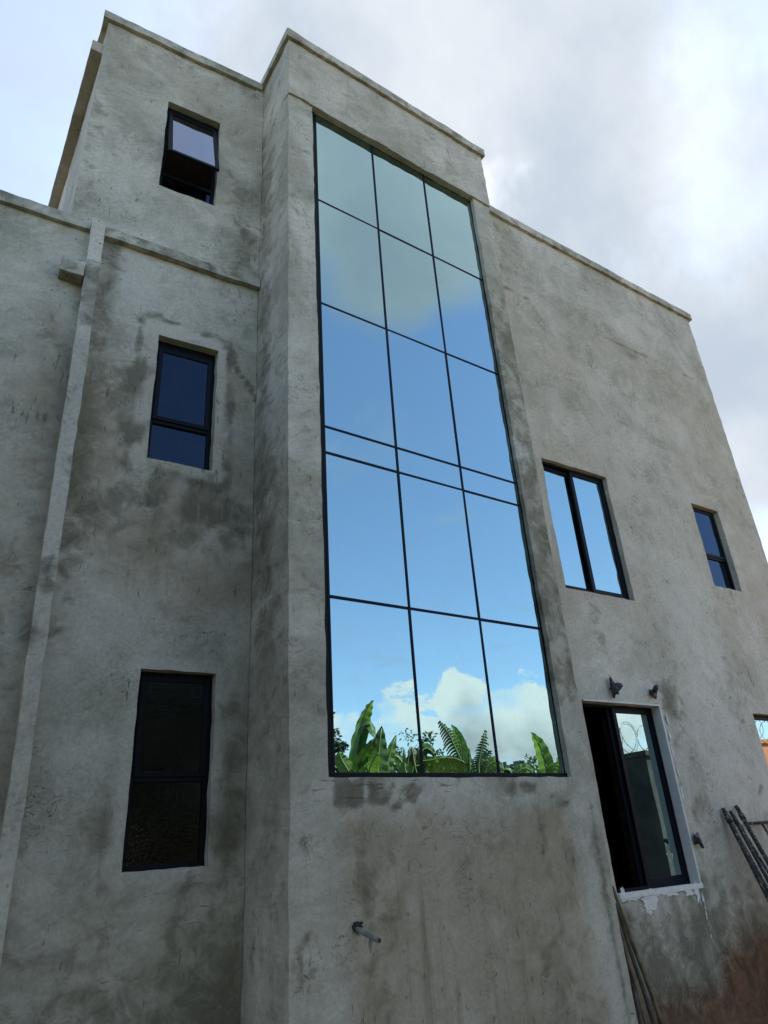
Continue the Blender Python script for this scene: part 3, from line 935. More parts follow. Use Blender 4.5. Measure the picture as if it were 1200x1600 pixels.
# ------------------------------------------------------------------ tubes
def tube_mesh(name, pts, radii, seg=8, cap=True, rough=0.0, seed=0):
    pts = np.array(pts, float)
    n = len(pts)
    radii = np.broadcast_to(np.asarray(radii, float), (n,))
    V, Fc = [], []
    up = np.array([0.0, 0, 1])
    rr = np.random.default_rng(seed)
    prev = None
    for i in range(n):
        t = pts[min(i + 1, n - 1)] - pts[max(i - 1, 0)]
        t = t / (np.linalg.norm(t) + 1e-9)
        a = prev if prev is not None else (np.cross(t, up) if abs(t[2]) < 0.95 else np.cross(t, [1.0, 0, 0]))
        a = a - t * np.dot(a, t); a /= np.linalg.norm(a); prev = a
        b = np.cross(t, a)
        for k in range(seg):
            an = 2 * math.pi * k / seg
            r = radii[i] * (1 + rough * rr.uniform(-1, 1))
            V.append(pts[i] + r * (math.cos(an) * a + math.sin(an) * b))
    for i in range(n - 1):
        for k in range(seg):
            k2 = (k + 1) % seg
            Fc.append((i * seg + k, i * seg + k2, (i + 1) * seg + k2, (i + 1) * seg + k))
    if cap:
        Fc.append(tuple(range(seg))[::-1]); Fc.append(tuple((n - 1) * seg + k for k in range(seg)))
    me = mesh_from(name, V, Fc)
    me.polygons.foreach_set('use_smooth', [len(p.vertices) == 4 for p in me.polygons])
    return me


def ring_tube_mesh(name, A, B, r, ri, seg=12):
    """open pipe: outer and inner skin with a rim"""
    A, B = np.array(A, float), np.array(B, float)
    t = (B - A) / np.linalg.norm(B - A)
    a = np.cross(t, [0, 0, 1.0]); a /= np.linalg.norm(a); b = np.cross(t, a)
    V, Fc = [], []
    rings = [(A, r), (B, r), (B, ri), (A + (B - A) * 0.1, ri)]
    for c_, rad in rings:
        for k in range(seg):
            an = 2 * math.pi * k / seg
            V.append(c_ + rad * (math.cos(an) * a + math.sin(an) * b))
    for i in range(3):
        for k in range(seg):
            k2 = (k + 1) % seg
            Fc.append((i * seg + k, i * seg + k2, (i + 1) * seg + k2, (i + 1) * seg + k))
    return mesh_from(name, V, Fc)


# pipe stub sticking out of the apron panel, a dark patch painting the shade of the hole round it and a scrap hanging below
pb = TP.hit(555, 1449, 0.0) + np.array([0, 0.03, 0])
r = ray(593, 1470); pe = CAM + r * ((-0.235 - CAM[1]) / r[1])
link('pipe_stub', ring_tube_mesh('pipe_stub', pb, pe, 0.017, 0.013), house, M_PIPE, 'grey pipe end poking out of the panel')


def ragged(name, pl, cx, cz, rx, rz, w, mat, parent, seed, n=22, thick=0.004, jag=0.35, label=None, dz_bias=0.0):
    """thin irregular patch stuck on a wall"""
    rr = np.random.default_rng(seed)
    V, Fc = [], []
    ang = np.linspace(0, 2 * math.pi, n, endpoint=False)
    rad = 1 + jag * (rr.random(n) * 2 - 1)
    for s_ in (0.0, thick):
        for a, q_ in zip(ang, rad):
            V.append(pl.P(cx + rx * q_ * math.cos(a), cz + rz * q_ * math.sin(a) + dz_bias * abs(math.cos(a)), w + s_))
    Fc.append(tuple(range(n, 2 * n)))
    for k in range(n):
        k2 = (k + 1) % n
        Fc.append((k, k2, n + k2, n + k))
    return link(name, mesh_from(name, V, Fc), parent, mat, label)


ragged('hole_shade_patch', TP, pb[0] + 0.012, pb[2] + 0.008, 0.045, 0.030, 0.010, M_HOLE_SHADE, house, 3, thick=0.007)  # thin dark patch on the wall for the shade inside a hole
A = pb * 0.35 + pe * 0.65
ragged('cement_scrap', Plane(A[1], A[0], 0.2), A[0], A[2] - 0.055, 0.018, 0.05, 0.0, M_PIPE, house, 8, 13, 0.004, 0.55)


def crumple(name, c0, size, seed, parent, mat, stretch=(1, 1, 1), label=None):
    """a knot of crumpled plastic"""
    bm = bmesh.new()
    bmesh.ops.create_icosphere(bm, subdivisions=3, radius=1.0)
    rr = np.random.default_rng(seed)
    dirs = rr.normal(size=(7, 3)); dirs /= np.linalg.norm(dirs, axis=1)[:, None]
    amp = rr.uniform(0.3, 1.1, 7)
    for v in bm.verts:
        p = np.array(v.co)
        s_ = 0.55 + sum(a * max(0, float(p @ d_)) ** 9 for a, d_ in zip(amp, dirs))
        s_ *= 1 + 0.28 * float(vnoise(p[None] * 3.1 + seed)[0]) + 0.16 * float(vnoise(p[None] * 8 + seed)[0])
        q_ = p * s_ * size * np.array(stretch)
        v.co = Vector(q_ + c0)
    me = bpy.data.meshes.new(name); bm.to_mesh(me); bm.free()
    return link(name, me, parent, mat, label)


for (px, py, sz, sd, st_, lb) in ((958, 1075, 0.074, 4, (0.85, 0.9, 1.15), 'torn plastic wrapped conduit end over the window'),
                                 (1022, 1081, 0.068, 9, (1.0, 0.9, 0.85), 'black taped conduit end over the window'),
                                 (1092, 1313, 0.060, 15, (0.95, 0.8, 1.0), 'black taped conduit end beside the window')):
    c0 = RP.hit(px, py, 0.05)
    crumple('conduit_end', c0, sz, sd, house, M_PLASTIC, st_, lb)
    link('conduit', tube_mesh('conduit', [c0 + np.array([0, 0.02, 0]), c0 + np.array([0.0, 0.12, 0.0])], 0.012), house, M_SEAL)

# white filler left round the sliding window
for i, (px, py, rx, rz, jg) in enumerate(((1014, 1408, 0.155, 0.125, 0.30), (985, 1402, 0.16, 0.045, 0.5), (1045, 1395, 0.17, 0.035, 0.5), (1075, 1392, 0.10, 0.05, 0.5),
                                          (1089, 1394, 0.045, 0.12, 0.5), (1000, 1399, 0.10, 0.035, 0.6), (1026, 1396, 0.10, 0.035, 0.5), (1015, 1425, 0.035, 0.035, 0.4),
                                          (972, 1398, 0.05, 0.07, 0.5), (1098, 1405, 0.018, 0.06, 0.5), (1103, 1430, 0.012, 0.05, 0.6), (1107, 1450, 0.010, 0.04, 0.5),
                                          (1101, 1418, 0.012, 0.03, 0.5), (1110, 1462, 0.009, 0.03, 0.5), (1042, 1124, 0.018, 0.07, 0.4), (1050, 1175, 0.014, 0.10, 0.5),
                                          (1065, 1240, 0.014, 0.12, 0.5), (1078, 1310, 0.010, 0.12, 0.5), (1046, 1150, 0.020, 0.05, 0.5), (1058, 1205, 0.010, 0.10, 0.5))):
    c0 = RP.hit(px, py)
    ragged('filler_patch', RP, c0[0], c0[2], rx * 0.8, rz * 0.8, 0.004, M_WHITE, house, 40 + i, 26, 0.004 + 0.0006 * (i % 5), jg)
# thin pale edge where the filler was struck off along the sill and the window head
Bars(RP).add(DWN[0] + 0.02, DWN[1] + 0.03, DWN[2] - 0.045, DWN[2] + 0.004, -0.10, 0.012).build('sill_filler', house, M_WHITE, 'white filled sill edge')
Bars(RP).add(DWN[0] + 0.02, DWN[1] + 0.01, DWN[3] - 0.004, DWN[3] + 0.012, -0.10, 0.012).build('head_filler', house, M_JAMB)


# ------------------------------------------------------------------ things leaning on the house
def lean(px0, py0, px1, py1, pl, foot, off=0.04, up=0.0):
    """a straight pole whose upper point rests on the wall, seen through two pixels; foot = how far its foot stands out"""
    A_ = pl.hit(px0, py0, off)
    lo, hi_ = off, 3.0
    for _ in range(60):
        mid = (lo + hi_) / 2
        B_ = pl.hit(px1, py1, mid)
        dv = B_ - A_
        G_ = A_ + dv * (A_[2] / -dv[2]) if dv[2] < -1e-6 else A_ + dv * 50
        out_ = (pl.y0 + (G_[0] - pl.x0) * pl.a) - G_[1]
        if out_ > foot:
            hi_ = mid
        else:
            lo = mid
    dv = G_ - A_
    return A_ - dv * up, G_


grp = 'steel poles leaning by the right wall'
for i, (a, rad, lb) in enumerate((((1130, 1263, 1200, 1402), 0.028, 'cement splashed steel pole, leftmost of the bundle leaning on the wall'),
                                  ((1141, 1267, 1200, 1375), 0.021, 'thin steel pole leaning between two thicker poles'),
                                  ((1150, 1259, 1200, 1347), 0.026, 'steel pole next to the scaffold frame, reaching highest on the wall'),
                                  ((1135, 1272, 1200, 1390), 0.018, 'thin rusty rod tucked behind the leftmost steel pole'),
                                  ((1147, 1275, 1200, 1362), 0.016, 'thin short rod below the highest steel pole'))):
    T_, G_ = lean(*a, RP, 0.75 + 0.05 * i, 0.035)
    n_ = 9
    pts = [T_ + (G_ - T_) * k / (n_ - 1) for k in range(n_)]
    o = link('steel_pole', tube_mesh('steel_pole', pts, rad, 12), None, M_STEEL, lb, 'pole', grp)
    dv = (G_ - T_) / np.linalg.norm(G_ - T_)
    link('collar', tube_mesh('collar', [T_ + dv * 0.10, T_ + dv * 0.17], rad * 1.3, 12), o, M_STEEL)
# scaffold frame behind them
T_, G_ = lean(1166, 1287, 1200, 1347, RP, 0.85, 0.05)
sf = empty('scaffold_frame', tuple(G_), 'welded steel scaffold frame leaning on the wall beside poles', 'scaffold')
wv_ = RP.U * 1.05
dv = G_ - T_
for k, nm in ((0.0, 'upright'), (1.0, 'upright')):
    link(nm, tube_mesh(nm, [T_ + wv_ * k, T_ + wv_ * k + dv * 0.5, G_ + wv_ * k], 0.019, 10), sf, M_STEEL)
link('upright', tube_mesh('upright', [T_ + wv_ * 0.32, T_ + wv_ * 0.32 + dv * 0.62], 0.014, 10), sf, M_STEEL)
for t_, rad in ((0.0, 0.019), (0.22, 0.014), (0.62, 0.016)):
    link('rung', tube_mesh('rung', [T_ + dv * t_ - wv_ * 0.01, T_ + dv * t_ + wv_ * 1.01], rad, 10), sf, M_STEEL)

# sticks stood in the corner behind the tower edge
grp = 'sticks stood in the tower corner'
for i, (a, b, rad, yb, mt, lb) in enumerate((((972, 1428), (1034, 1598), 0.021, 0.30, M_STICK, 'pale brown wooden stick leaning in the corner, farthest from the tower'),
                                             ((975, 1455), (1022, 1598), 0.020, 0.26, M_STICK2, 'dark thin stick leaning behind the pale brown stick'),
                                             ((974, 1472), (1009, 1598), 0.017, 0.22, M_STICK, 'thin brown stick leaning close to the tower edge'),
                                             ((980, 1500), (1002, 1598), 0.022, 0.20, M_STICK2, 'dark stick pressed against the tower corner'))):
    A_ = RP.hit(*a, 0.10)
    B_ = at_y(*b, yb)
    dv = B_ - A_
    G_ = A_ + dv * (A_[2] / -dv[2])
    T_ = A_ - dv * (0.25 / np.linalg.norm(dv))
    n_ = 12
    pts = []
    for k in range(n_):
        p = T_ + (G_ - T_) * k / (n_ - 1)
        pts.append(p + 0.006 * np.array([math.sin(k * 1.3 + i), 0.5 * math.cos(k * 0.9 + i), 0]))
    link('wooden_stick', tube_mesh('wooden_stick', pts, [rad * (1.15 - 0.35 * (1 - k / (n_ - 1))) for k in range(n_)], 8, rough=0.12, seed=i), None, mt, lb, 'stick', grp)


# ------------------------------------------------------------------ the yard behind the photographer, seen in the glass, with some added shade trees
def rp(px, py, D, ym=0.062):
    """point seen through the glass (a mirror at y = ym) at the horizontal distance D along the reflected sight line"""
    r_ = ray(px, py) * np.array([1, -1, 1])
    return np.array([0, 2 * ym - CAM[1], CAM[2]]) + r_ / math.hypot(r_[0], r_[1]) * D


VIEW = np.array([0, 4.924, 2.05])
M_BAN = mat_leaf('banana_leaf_green', (0.225, 0.315, 0.105), (0.155, 0.245, 0.075), 0.42)
M_BAN_D = mat_leaf('banana_leaf_dark', (0.050, 0.105, 0.030), (0.080, 0.150, 0.038), 0.25)
M_BAN_Y = mat_leaf('banana_leaf_yellowing', (0.34, 0.34, 0.10), (0.20, 0.27, 0.07), 0.45)
M_DEAD = mat_leaf('banana_leaf_dead', (0.075, 0.055, 0.035), (0.11, 0.085, 0.05), 0.1)
M_RIB = mat_simple('banana_rib', (0.22, 0.27, 0.09), 0.5, 0, 0.15, 5)
M_STEM = mat_simple('banana_stem', (0.12, 0.14, 0.05), 0.6, 0, 0.4, 4)
M_BARK = mat_simple('bark', (0.09, 0.07, 0.05), 0.9, 0, 0.35, 9, 0.6)
M_TREE = mat_leaf('tree_leaf', (0.045, 0.085, 0.022), (0.070, 0.115, 0.030), 0.25, 1.2)
M_TREE2 = mat_leaf('conifer_needles', (0.022, 0.050, 0.024), (0.040, 0.075, 0.030), 0.12, 1.2)


def spline(pts, n):
    P_ = np.array(pts, float)
    P_ = np.vstack([2 * P_[0] - P_[1], P_, 2 * P_[-1] - P_[-2]])
    out = []
    m_ = len(P_) - 3
    for k in range(n):
        u = k / (n - 1) * m_
        i = min(int(u), m_ - 1); t = u - i
        a, b, c_, e = P_[i], P_[i + 1], P_[i + 2], P_[i + 3]
        out.append(0.5 * (2 * b + (c_ - a) * t + (2 * a - 5 * b + 4 * c_ - e) * t * t + (3 * b - a - 3 * c_ + e) * t ** 3))
    return np.array(out)


def banana_leaf(plant, pts, width, mat, fold=0.35, twist=0.0, shred=False, droop=0.5, seed=0, n=26, one_side=0):
    rr = np.random.default_rng(seed)
    C_ = spline(pts, n)
    T_ = np.gradient(C_, axis=0); T_ /= np.linalg.norm(T_, axis=1)[:, None]
    t = np.linspace(0, 1, n)
    w = width * np.minimum(1, (t / 0.16)) ** 0.6 * np.clip(1 - t ** 2.8, 0, 1) ** 0.8
    V, Fc = [], []
    Nn, Ss = [], []
    for i in range(n):
        v = VIEW - C_[i]; v /= np.linalg.norm(v)
        s_ = np.cross(T_[i], v); s_ /= np.linalg.norm(s_) + 1e-9
        a = twist * (0.5 + t[i])
        s2 = s_ * math.cos(a) + np.cross(T_[i], s_) * math.sin(a)
        Ss.append(s2); Nn.append(np.cross(s2, T_[i]))
    Ss, Nn = np.array(Ss), np.array(Nn)
    if not shred:
        cols = np.array([-1, -0.66, -0.33, 0, 0.33, 0.66, 1])
        for i in range(n):
            for c0 in cols:
                ww = w[i] * (1 + 0.05 * rr.uniform(-1, 1) * (abs(c0) > 0.9))
                p = C_[i] + Ss[i] * c0 * ww - Nn[i] * fold * abs(c0) * w[i] + Nn[i] * 0.02 * math.sin(i * 1.9 + seed) * abs(c0)
                p = p + np.array([0, 0, -1]) * droop * 0.15 * c0 * c0 * w[i]
                V.append(p)
        k = len(cols)
        for i in range(n - 1):
            for j in range(k - 1):
                Fc.append((i * k + j, i * k + j + 1, (i + 1) * k + j + 1, (i + 1) * k + j))
    else:
        for side in (-1, 1):
            if one_side and side != one_side:
                continue
            m_ = int(n * 1.0)
            for i in range(1, m_ - 1):
                L_ = w[i] * rr.uniform(0.75, 1.15)
                a0 = C_[i] - T_[i] * 0.012; a1 = C_[i] + T_[i] * np.linalg.norm(C_[i] - C_[i - 1]) * 0.80
                o_ = Ss[i] * side + T_[i] * 0.35
                prev = None
                for q_ in range(4):
                    f_ = q_ / 3
                    sh = o_ * L_ * f_ + np.array([0, 0, -1]) * droop * L_ * f_ * f_ - Nn[i] * fold * L_ * f_
                    nar = 1 - 0.55 * f_
                    mid = (a0 + a1) / 2
                    b0 = mid + (a0 - mid) * nar + sh; b1 = mid + (a1 - mid) * nar + sh
                    V.append(b0); V.append(b1)
                    c0 = len(V)
                    if prev is not None:
                        Fc.append((prev[0], prev[1], c0 - 1, c0 - 2))
                    prev = (c0 - 2, c0 - 1)
    lf = link('leaf', mesh_from('leaf', V, Fc, True), plant, mat)
    link('midrib', tube_mesh('midrib', C_[::3], np.linspace(0.020, 0.006, len(C_[::3])), 5), lf, M_RIB)
    return lf


def banana(label, px, D, leaves, stem_top, r0=0.11):
    b = rp(px, 1212, D)
    base = np.array([b[0], b[1], float(bank(b[0], b[1])) - 0.1])
    pl_ = empty('banana_plant', tuple(base), label, 'banana plant', 'banana plants in the yard')
    top_ = rp(px, 1212, D); top_[2] = stem_top
    link('pseudostem', tube_mesh('pseudostem', [base, base * 0.5 + top_ * 0.5 + np.array([0.03, 0.02, 0]), top_], [r0, r0 * 0.8, r0 * 0.45], 10), pl_, M_STEM)
    for k, (path, width, mat, kw) in enumerate(leaves):
        pts = [top_ + np.array([0, 0, -0.25])] + [rp(x_, y_, D + dd) for x_, y_, dd in path]
        banana_leaf(pl_, pts, width, mat, seed=int(px) + k, **kw)
    return pl_


banana('tall banana plant with an upright rolled leaf and broad paddle leaves', 560, 13.0, [
    ([(552, 1190, 0.1), (560, 1135, 0.15), (571, 1106, 0.1), (582, 1090, 0.0)], 0.17, M_BAN, dict(fold=0.5, twist=0.5)),
    ([(551, 1200, 0), (563, 1140, -0.1), (576, 1130, -0.2), (586, 1150, -0.3), (592, 1160, -0.35)], 0.12, M_BAN_D, dict(fold=0.5, twist=0.7)),
    ([(545, 1215, -0.3), (530, 1185, -0.3), (527, 1172, -0.3)], 0.16, M_BAN, dict(fold=0.2)),
    ([(560, 1225, -0.2), (556, 1200, -0.4), (570, 1170, -0.6), (585, 1150, -0.7)], 0.15, M_BAN_D, dict(fold=0.4, twist=0.3)),
    ([(570, 1230, -0.4), (575, 1200, -0.6), (584, 1180, -0.7), (590, 1175, -0.75)], 0.16, M_BAN, dict(fold=0.3, twist=0.4, shred=True, droop=0.3)),
], 2.9)
banana('banana plant with one broad dark upright paddle leaf', 594, 12.4, [
    ([(588, 1215, 0), (590, 1170, 0.05), (594, 1132, 0.1)], 0.20, M_BAN_D, dict(fold=0.12)),
    ([(600, 1215, 0.2), (606, 1180, 0.25), (616, 1147, 0.3)], 0.12, M_BAN, dict(fold=0.15)),
    ([(585, 1220, 0.3), (580, 1200, 0.4), (577, 1185, 0.45)], 0.16, M_BAN, dict(fold=0.2)),
], 2.8)
banana('banana plant with dead brown leaves and a long drooping yellow leaf', 655, 13.5, [
    ([(633, 1212, 0), (628, 1185, 0), (627, 1165, 0)], 0.05, M_BAN, dict(fold=0.3)),
    ([(645, 1195, 0), (642, 1175, 0), (638, 1166, 0), (634, 1178, -0.1)], 0.10, M_DEAD, dict(fold=0.6, shred=True, droop=0.8)),
    ([(655, 1190, 0), (662, 1172, 0), (672, 1176, 0), (677, 1186, 0)], 0.11, M_BAN_D, dict(fold=0.5)),
    ([(640, 1205, 0), (655, 1193, 0), (675, 1190, 0), (700, 1184, 0)], 0.11, M_BAN, dict(fold=0.3)),
    ([(660, 1200, 0.1), (685, 1188, 0.1), (712, 1188, 0.1), (735, 1200, 0.1)], 0.34, M_BAN_Y, dict(fold=0.1, shred=True, droop=1.6)),
], 3.0)
banana('banana plant with a tattered comb like leaf and a folded green leaf', 722, 13.8, [
    ([(724, 1205, 0), (714, 1178, 0), (700, 1150, 0), (683, 1128, 0)], 0.24, M_BAN_D, dict(fold=0.2, shred=True, droop=0.7)),
    ([(726, 1205, 0.2), (720, 1175, 0.2), (712, 1150, 0.2), (704, 1134, 0.2)], 0.15, M_BAN, dict(fold=0.4, twist=0.3)),
    ([(733, 1212, -0.2), (733, 1190, -0.2), (732, 1168, -0.2)], 0.045, M_BAN_D, dict(fold=0.8)),
], 2.95)
banana('banana plant with a dark shredded leaf beside a small green one', 750, 13.2, [
    ([(747, 1210, 0), (750, 1178, 0), (757, 1142, 0)], 0.15, M_BAN_D, dict(fold=0.3, shred=True, droop=0.5)),
    ([(756, 1212, 0), (764, 1196, 0), (775, 1192, 0), (785, 1208, 0)], 0.12, M_BAN, dict(fold=0.3)),
], 2.8)
banana('banana plant with a broad upright leaf tapering to a point', 858, 12.8, [
    ([(856, 1215, 0), (850, 1190, 0), (840, 1162, 0), (827, 1142, 0)], 0.155, M_BAN, dict(fold=0.25, twist=0.25)),
    ([(868, 1215, 0.1), (873, 1195, 0.1), (872, 1176, 0.1)], 0.14, M_BAN, dict(fold=0.3, twist=0.3)),
    ([(878, 1222, 0.1), (884, 1205, 0.1), (890, 1196, 0.1)], 0.12, M_BAN, dict(fold=0.3)),
], 2.6)

banana('young banana plant with narrow torn leaves by the plank fence', 632, 14.6, [
    ([(630, 1205, 0), (622, 1185, 0), (612, 1178, 0), (604, 1186, 0)], 0.10, M_BAN, dict(fold=0.4, shred=True, droop=0.9)),
    ([(636, 1205, 0), (644, 1184, 0), (656, 1180, 0), (664, 1190, 0)], 0.11, M_BAN_D, dict(fold=0.5, shred=True, droop=0.9)),
    ([(633, 1205, 0), (634, 1185, 0), (640, 1170, 0)], 0.07, M_DEAD, dict(fold=0.6)),
], 3.3, 0.08)
banana('low banana plant with drooping leaves in front of the conifer', 803, 13.6, [
    ([(800, 1212, 0), (792, 1200, 0), (783, 1203, 0), (777, 1213, 0)], 0.09, M_BAN_D, dict(fold=0.5, shred=True, droop=0.8)),
    ([(806, 1212, 0), (815, 1199, 0), (826, 1202, 0), (833, 1213, 0)], 0.10, M_BAN, dict(fold=0.4)),
    ([(703, 1212, 0), (696, 1200, 0), (684, 1196, 0), (672, 1204, 0)], 0.12, M_BAN_D, dict(fold=0.4, shred=True, droop=0.7)),
][:2], 2.75, 0.08)


def leaf_cloud(centres, radii, count, size, rr, flat=0.0):
    """many small leaf blades spread through clumps"""
    k = rr.integers(0, len(centres), count)
    dv = rr.normal(size=(count, 3)); dv /= np.linalg.norm(dv, axis=1)[:, None]
    rad = rr.random(count) ** 0.45
    c_ = centres[k] + dv * (rad * radii[k])[:, None] * np.array([1, 1, 0.75])
    a = rr.normal(size=(count, 3)); a[:, 2] *= (1 - flat); a /= np.linalg.norm(a, axis=1)[:, None]
    b = np.cross(a, rr.normal(size=(count, 3))); b /= np.linalg.norm(b, axis=1)[:, None]
    s_ = size * rr.uniform(0.6, 1.3, count)[:, None]
    V = np.stack([c_ - a * s_, c_ - b * s_ * 0.38, c_ + a * s_, c_ + b * s_ * 0.38], 1).reshape(-1, 3)
    Fc = np.arange(count * 4).reshape(-1, 4)
    return V, Fc


def tree(name, label, x, y, h, rad, seed, mat, count=7000, size=0.10, group=None, conifer=False):
    rr = np.random.default_rng(seed)
    z0 = float(bank(x, y)) - 0.15
    root = empty(name, (x, y, z0), label, 'tree', group)
    top_ = np.array([x + rr.uniform(-0.3, 0.3), y + rr.uniform(-0.3, 0.3), z0 + h * 0.85])
    b0 = np.array([x, y, z0])
    mid = (b0 + top_) / 2 + rr.uniform(-0.15, 0.15, 3)
    tr = spline([b0, mid, top_], 9)
    link('trunk', tube_mesh('trunk', tr, np.linspace(h * 0.028, h * 0.006, 9), 9, rough=0.08, seed=seed), root, M_BARK)
    cs, rs = [], []
    nl = 16 if conifer else 13
    for k in range(nl):
        f_ = 0.35 + 0.62 * (k / (nl - 1))
        p0 = tr[min(8, int(f_ * 8))]
        an = k * 2.4 + rr.uniform(-0.4, 0.4)
        reach = rad * ((1.05 - f_) * 1.35 if conifer else (0.55 + 0.6 * math.sin(math.pi * min(1, max(0, (f_ - 0.25) / 0.85))))) * rr.uniform(0.75, 1.1)
        p1 = p0 + np.array([math.cos(an) * reach, math.sin(an) * reach, (0.05 if conifer else 0.45) * reach + rr.uniform(-0.1, 0.2)])
        link('limb', tube_mesh('limb', spline([p0, (p0 + p1) / 2 + np.array([0, 0, 0.12 * reach]), p1], 6), np.linspace(h * 0.010, h * 0.003, 6), 6), root, M_BARK)
        for q_ in range(3):
            f2 = 0.45 + 0.28 * q_
            cs.append(p0 + (p1 - p0) * f2 + rr.uniform(-0.15, 0.15, 3) * rad)
            rs.append(rad * rr.uniform(0.20, 0.34) * (0.75 if conifer else 1.0))
    cs.append(top_ + np.array([0, 0, h * 0.08])); rs.append(rad * (0.18 if conifer else 0.35))
    V, Fc = leaf_cloud(np.array(cs), np.array(rs), count, size, rr, 0.4 if conifer else 0.0)
    link('crown', mesh_from('crown', V, Fc), root, mat)
    return root


g_ = 'trees round the yard'
tree('leafy_tree', 'broad leafy tree standing over the yard opposite the lowest dark window', 2.2, -8.4, 7.4, 2.1, 3, M_TREE, 9000, 0.12, g_)
tree('leafy_tree', 'tall spreading tree at the back of the yard', -2.4, -11.2, 9.5, 2.8, 4, M_TREE, 9000, 0.13, g_)
tree('leafy_tree', 'round crowned tree near the left end of the yard', -6.5, -7.8, 7.0, 2.4, 5, M_TREE, 7000, 0.13, g_)
tree('leafy_tree', 'leaning tree close behind the spot facing the left pilaster', -0.3, -9.4, 8.6, 2.3, 14, M_TREE, 9000, 0.13, g_)  # extra tree out of view, keeps sky light off the lower wall
tree('leafy_tree', 'dense dark tree between two taller trees of the yard', -5.0, -8.6, 8.0, 2.3, 15, M_TREE, 9000, 0.13, g_)  # added to thicken the row that blocks the low sky
tree('leafy_tree', 'slender tree next to the banana plants', 4.3, -8.4, 6.2, 1.5, 16, M_TREE, 7000, 0.11, g_)  # another added occluder for the foot of the walls
tree('leafy_tree', 'high crowned tree standing off the left end of the house', -5.6, -2.6, 9.5, 2.8, 17, M_TREE, 9000, 0.14, g_)  # invented out of view to darken the tower side and lower left wall
p = rp(533, 1212, 19.0)
tree('dark_conifer', 'dark layered conifer behind the tall banana plant', p[0] - 0.5, p[1], 4.6, 1.1, 8, M_TREE2, 5000, 0.07, g_, True)
p = rp(794, 1212, 16.2)
tree('small_conifer', 'small pointed conifer by the plank fence', p[0], p[1], 3.85, 0.65, 9, M_TREE2, 2500, 0.05, g_, True)
p = rp(822, 1212, 16.0)
tree('garden_bush', 'dense rounded bush in front of the plank fence', p[0], p[1], 3.75, 0.85, 10, M_TREE, 3000, 0.06, g_)

for px_, D_, h_, r_, sd_, kind_, lb_ in ((772, 17.0, 4.05, 0.75, 31, 1, 'dark ragged conifer beside the shredded banana leaf'),
                                         (846, 17.5, 3.95, 0.70, 32, 0, 'feathery pale green bush by the boundary corner'),
                                         (648, 20.5, 4.1, 1.0, 33, 0, 'dull green bushy tree behind the drooping banana leaf'),
                                         (700, 19.0, 3.7, 0.9, 34, 1, 'squat dark conifer behind the tattered banana plant')):
    p = rp(px_, 1212, D_)
    tree('garden_conifer' if kind_ else 'garden_bush', lb_, p[0] - 0.2, p[1], h_, r_, sd_, M_TREE2 if kind_ else M_TREE, 2500, 0.06, g_, bool(kind_))

# plank fence on the bank
M_PLANK = mat_simple('weathered_planks', (0.30, 0.27, 0.22), 0.85, 0, 0.25, 4.0, 0.3)
fence = empty('plank_fence', (12.95, -11.0, float(bank(0, -11.0))), 'fence of pale upright weathered planks behind the banana plants', 'fence')
rr = np.random.default_rng(21)
pm = mesh_from('plank', [(-0.012, -0.065, 0), (0.012, -0.065, 0), (0.012, 0.065, 0), (-0.012, 0.065, 0), (-0.012, -0.065, 1), (0.012, -0.065, 1), (0.012, 0.065, 1), (-0.012, 0.065, 1)],
               [(3, 2, 1, 0), (4, 5, 6, 7), (0, 1, 5, 4), (1, 2, 6, 5), (2, 3, 7, 6), (3, 0, 4, 7)])
pm.materials.append(M_PLANK)
for k in range(66):
    y_ = -6.75 - 0.142 * k
    o = link('plank', pm, fence)
    z0 = float(bank(0, y_)) - 0.1
    o.location = (12.95 + rr.uniform(-0.01, 0.01), y_, z0)
    o.scale = (1, 1, 3.74 + (-y_ - 7.6) * 0.125 + rr.uniform(-0.07, 0.07) - z0)
    o.rotation_euler = (rr.uniform(-0.01, 0.01), rr.uniform(-0.01, 0.01), rr.uniform(-0.05, 0.05))
for zz in (0.8, 2.2):
    link('rail', tube_mesh('rail', [(13.0, y_, float(bank(0, y_)) + zz) for y_ in np.linspace(-6.6, -16.1, 9)], 0.035, 4), fence, M_PLANK)

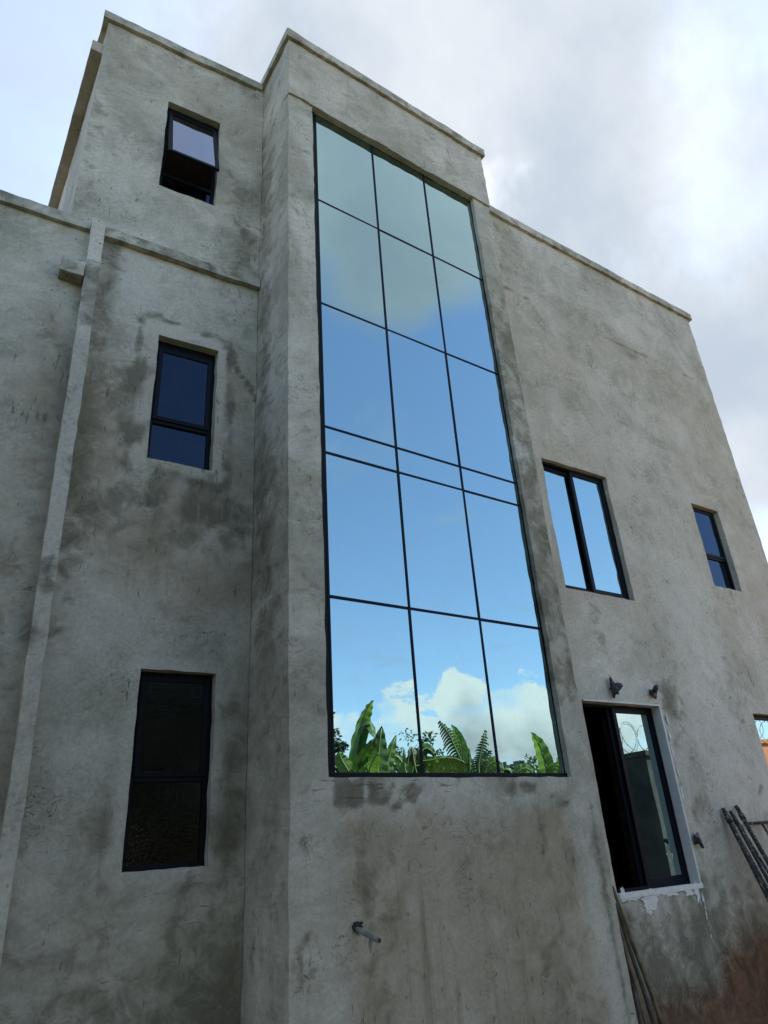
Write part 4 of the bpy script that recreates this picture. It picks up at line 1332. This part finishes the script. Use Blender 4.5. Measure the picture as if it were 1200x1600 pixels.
# boundary walls with razor wire
M_BLOCKWALL = mat_simple('grey_block_wall', (0.05, 0.05, 0.042), 0.95, 0, 0.4, 2.5, 0.5)
M_ORANGE = mat_simple('orange_paint', (0.62, 0.20, 0.09), 0.8, 0, 0.08, 2.5, 0.1)
M_WIRE = mat_simple('galvanised_wire', (0.16, 0.17, 0.18), 0.4, 0.8, 0.2, 30)
bw = empty('boundary_wall', (13.0, -5.1, 0), 'grey block boundary wall between plank fence and orange wall', 'wall')
solid('wall_body', 12.90, 13.10, -6.65, -3.55, -0.1, 3.50, M_BLOCKWALL, bw)
solid('coping', 12.86, 13.14, -6.66, -3.50, 3.502, 3.60, M_BLOCKWALL, bw)
ow = empty('garden_wall', (17.8, -3.7, 0), 'orange painted garden wall beyond the grey boundary wall', 'wall')
solid('wall_body', 15.3, 23.5, -3.80, -3.60, -0.1, 3.80, M_ORANGE, ow)
solid('coping', 15.26, 23.5, -3.84, -3.56, 3.802, 3.90, M_ORANGE, ow)


def coil(name, label, A_, B_, rad, turns, seed):
    rr = np.random.default_rng(seed)
    A_, B_ = np.array(A_, float), np.array(B_, float)
    t_ = (B_ - A_) / np.linalg.norm(B_ - A_)
    s_ = np.cross(t_, [0, 0, 1.0])
    n_ = turns * 22
    pts = []
    for k in range(n_):
        f_ = k / (n_ - 1); an = f_ * turns * 2 * math.pi
        r_ = rad * (1 + 0.15 * math.sin(f_ * 31))
        pts.append(A_ + (B_ - A_) * f_ + s_ * r_ * math.cos(an) + np.array([0, 0, r_ * (1 + math.sin(an))]) + t_ * 0.12 * math.sin(an * 0.5 + 1))
    o = link(name, tube_mesh(name, pts, 0.0065, 4), None, M_WIRE, label, 'razor wire', 'razor wire on the boundary walls')
    V, Fc = [], []
    for k in range(0, n_, 2):
        p_ = np.array(pts[k]); dv = rr.normal(size=3); dv /= np.linalg.norm(dv); e = np.cross(dv, t_); e /= np.linalg.norm(e) + 1e-9
        b0 = len(V)
        V += [p_ - dv * 0.035, p_ + e * 0.008, p_ + dv * 0.035, p_ - e * 0.008]; Fc.append((b0, b0 + 1, b0 + 2, b0 + 3))
    link('barb', mesh_from('barb', V, Fc), o, M_WIRE)


coil('razor_wire', 'coil of razor wire along the grey boundary wall', (13.0, -6.6, 3.60), (13.0, -3.5, 3.60), 0.30, 15, 1)
coil('razor_wire', 'coil of razor wire along the orange garden wall', (15.4, -3.7, 3.90), (23.3, -3.7, 3.90), 0.28, 22, 2)
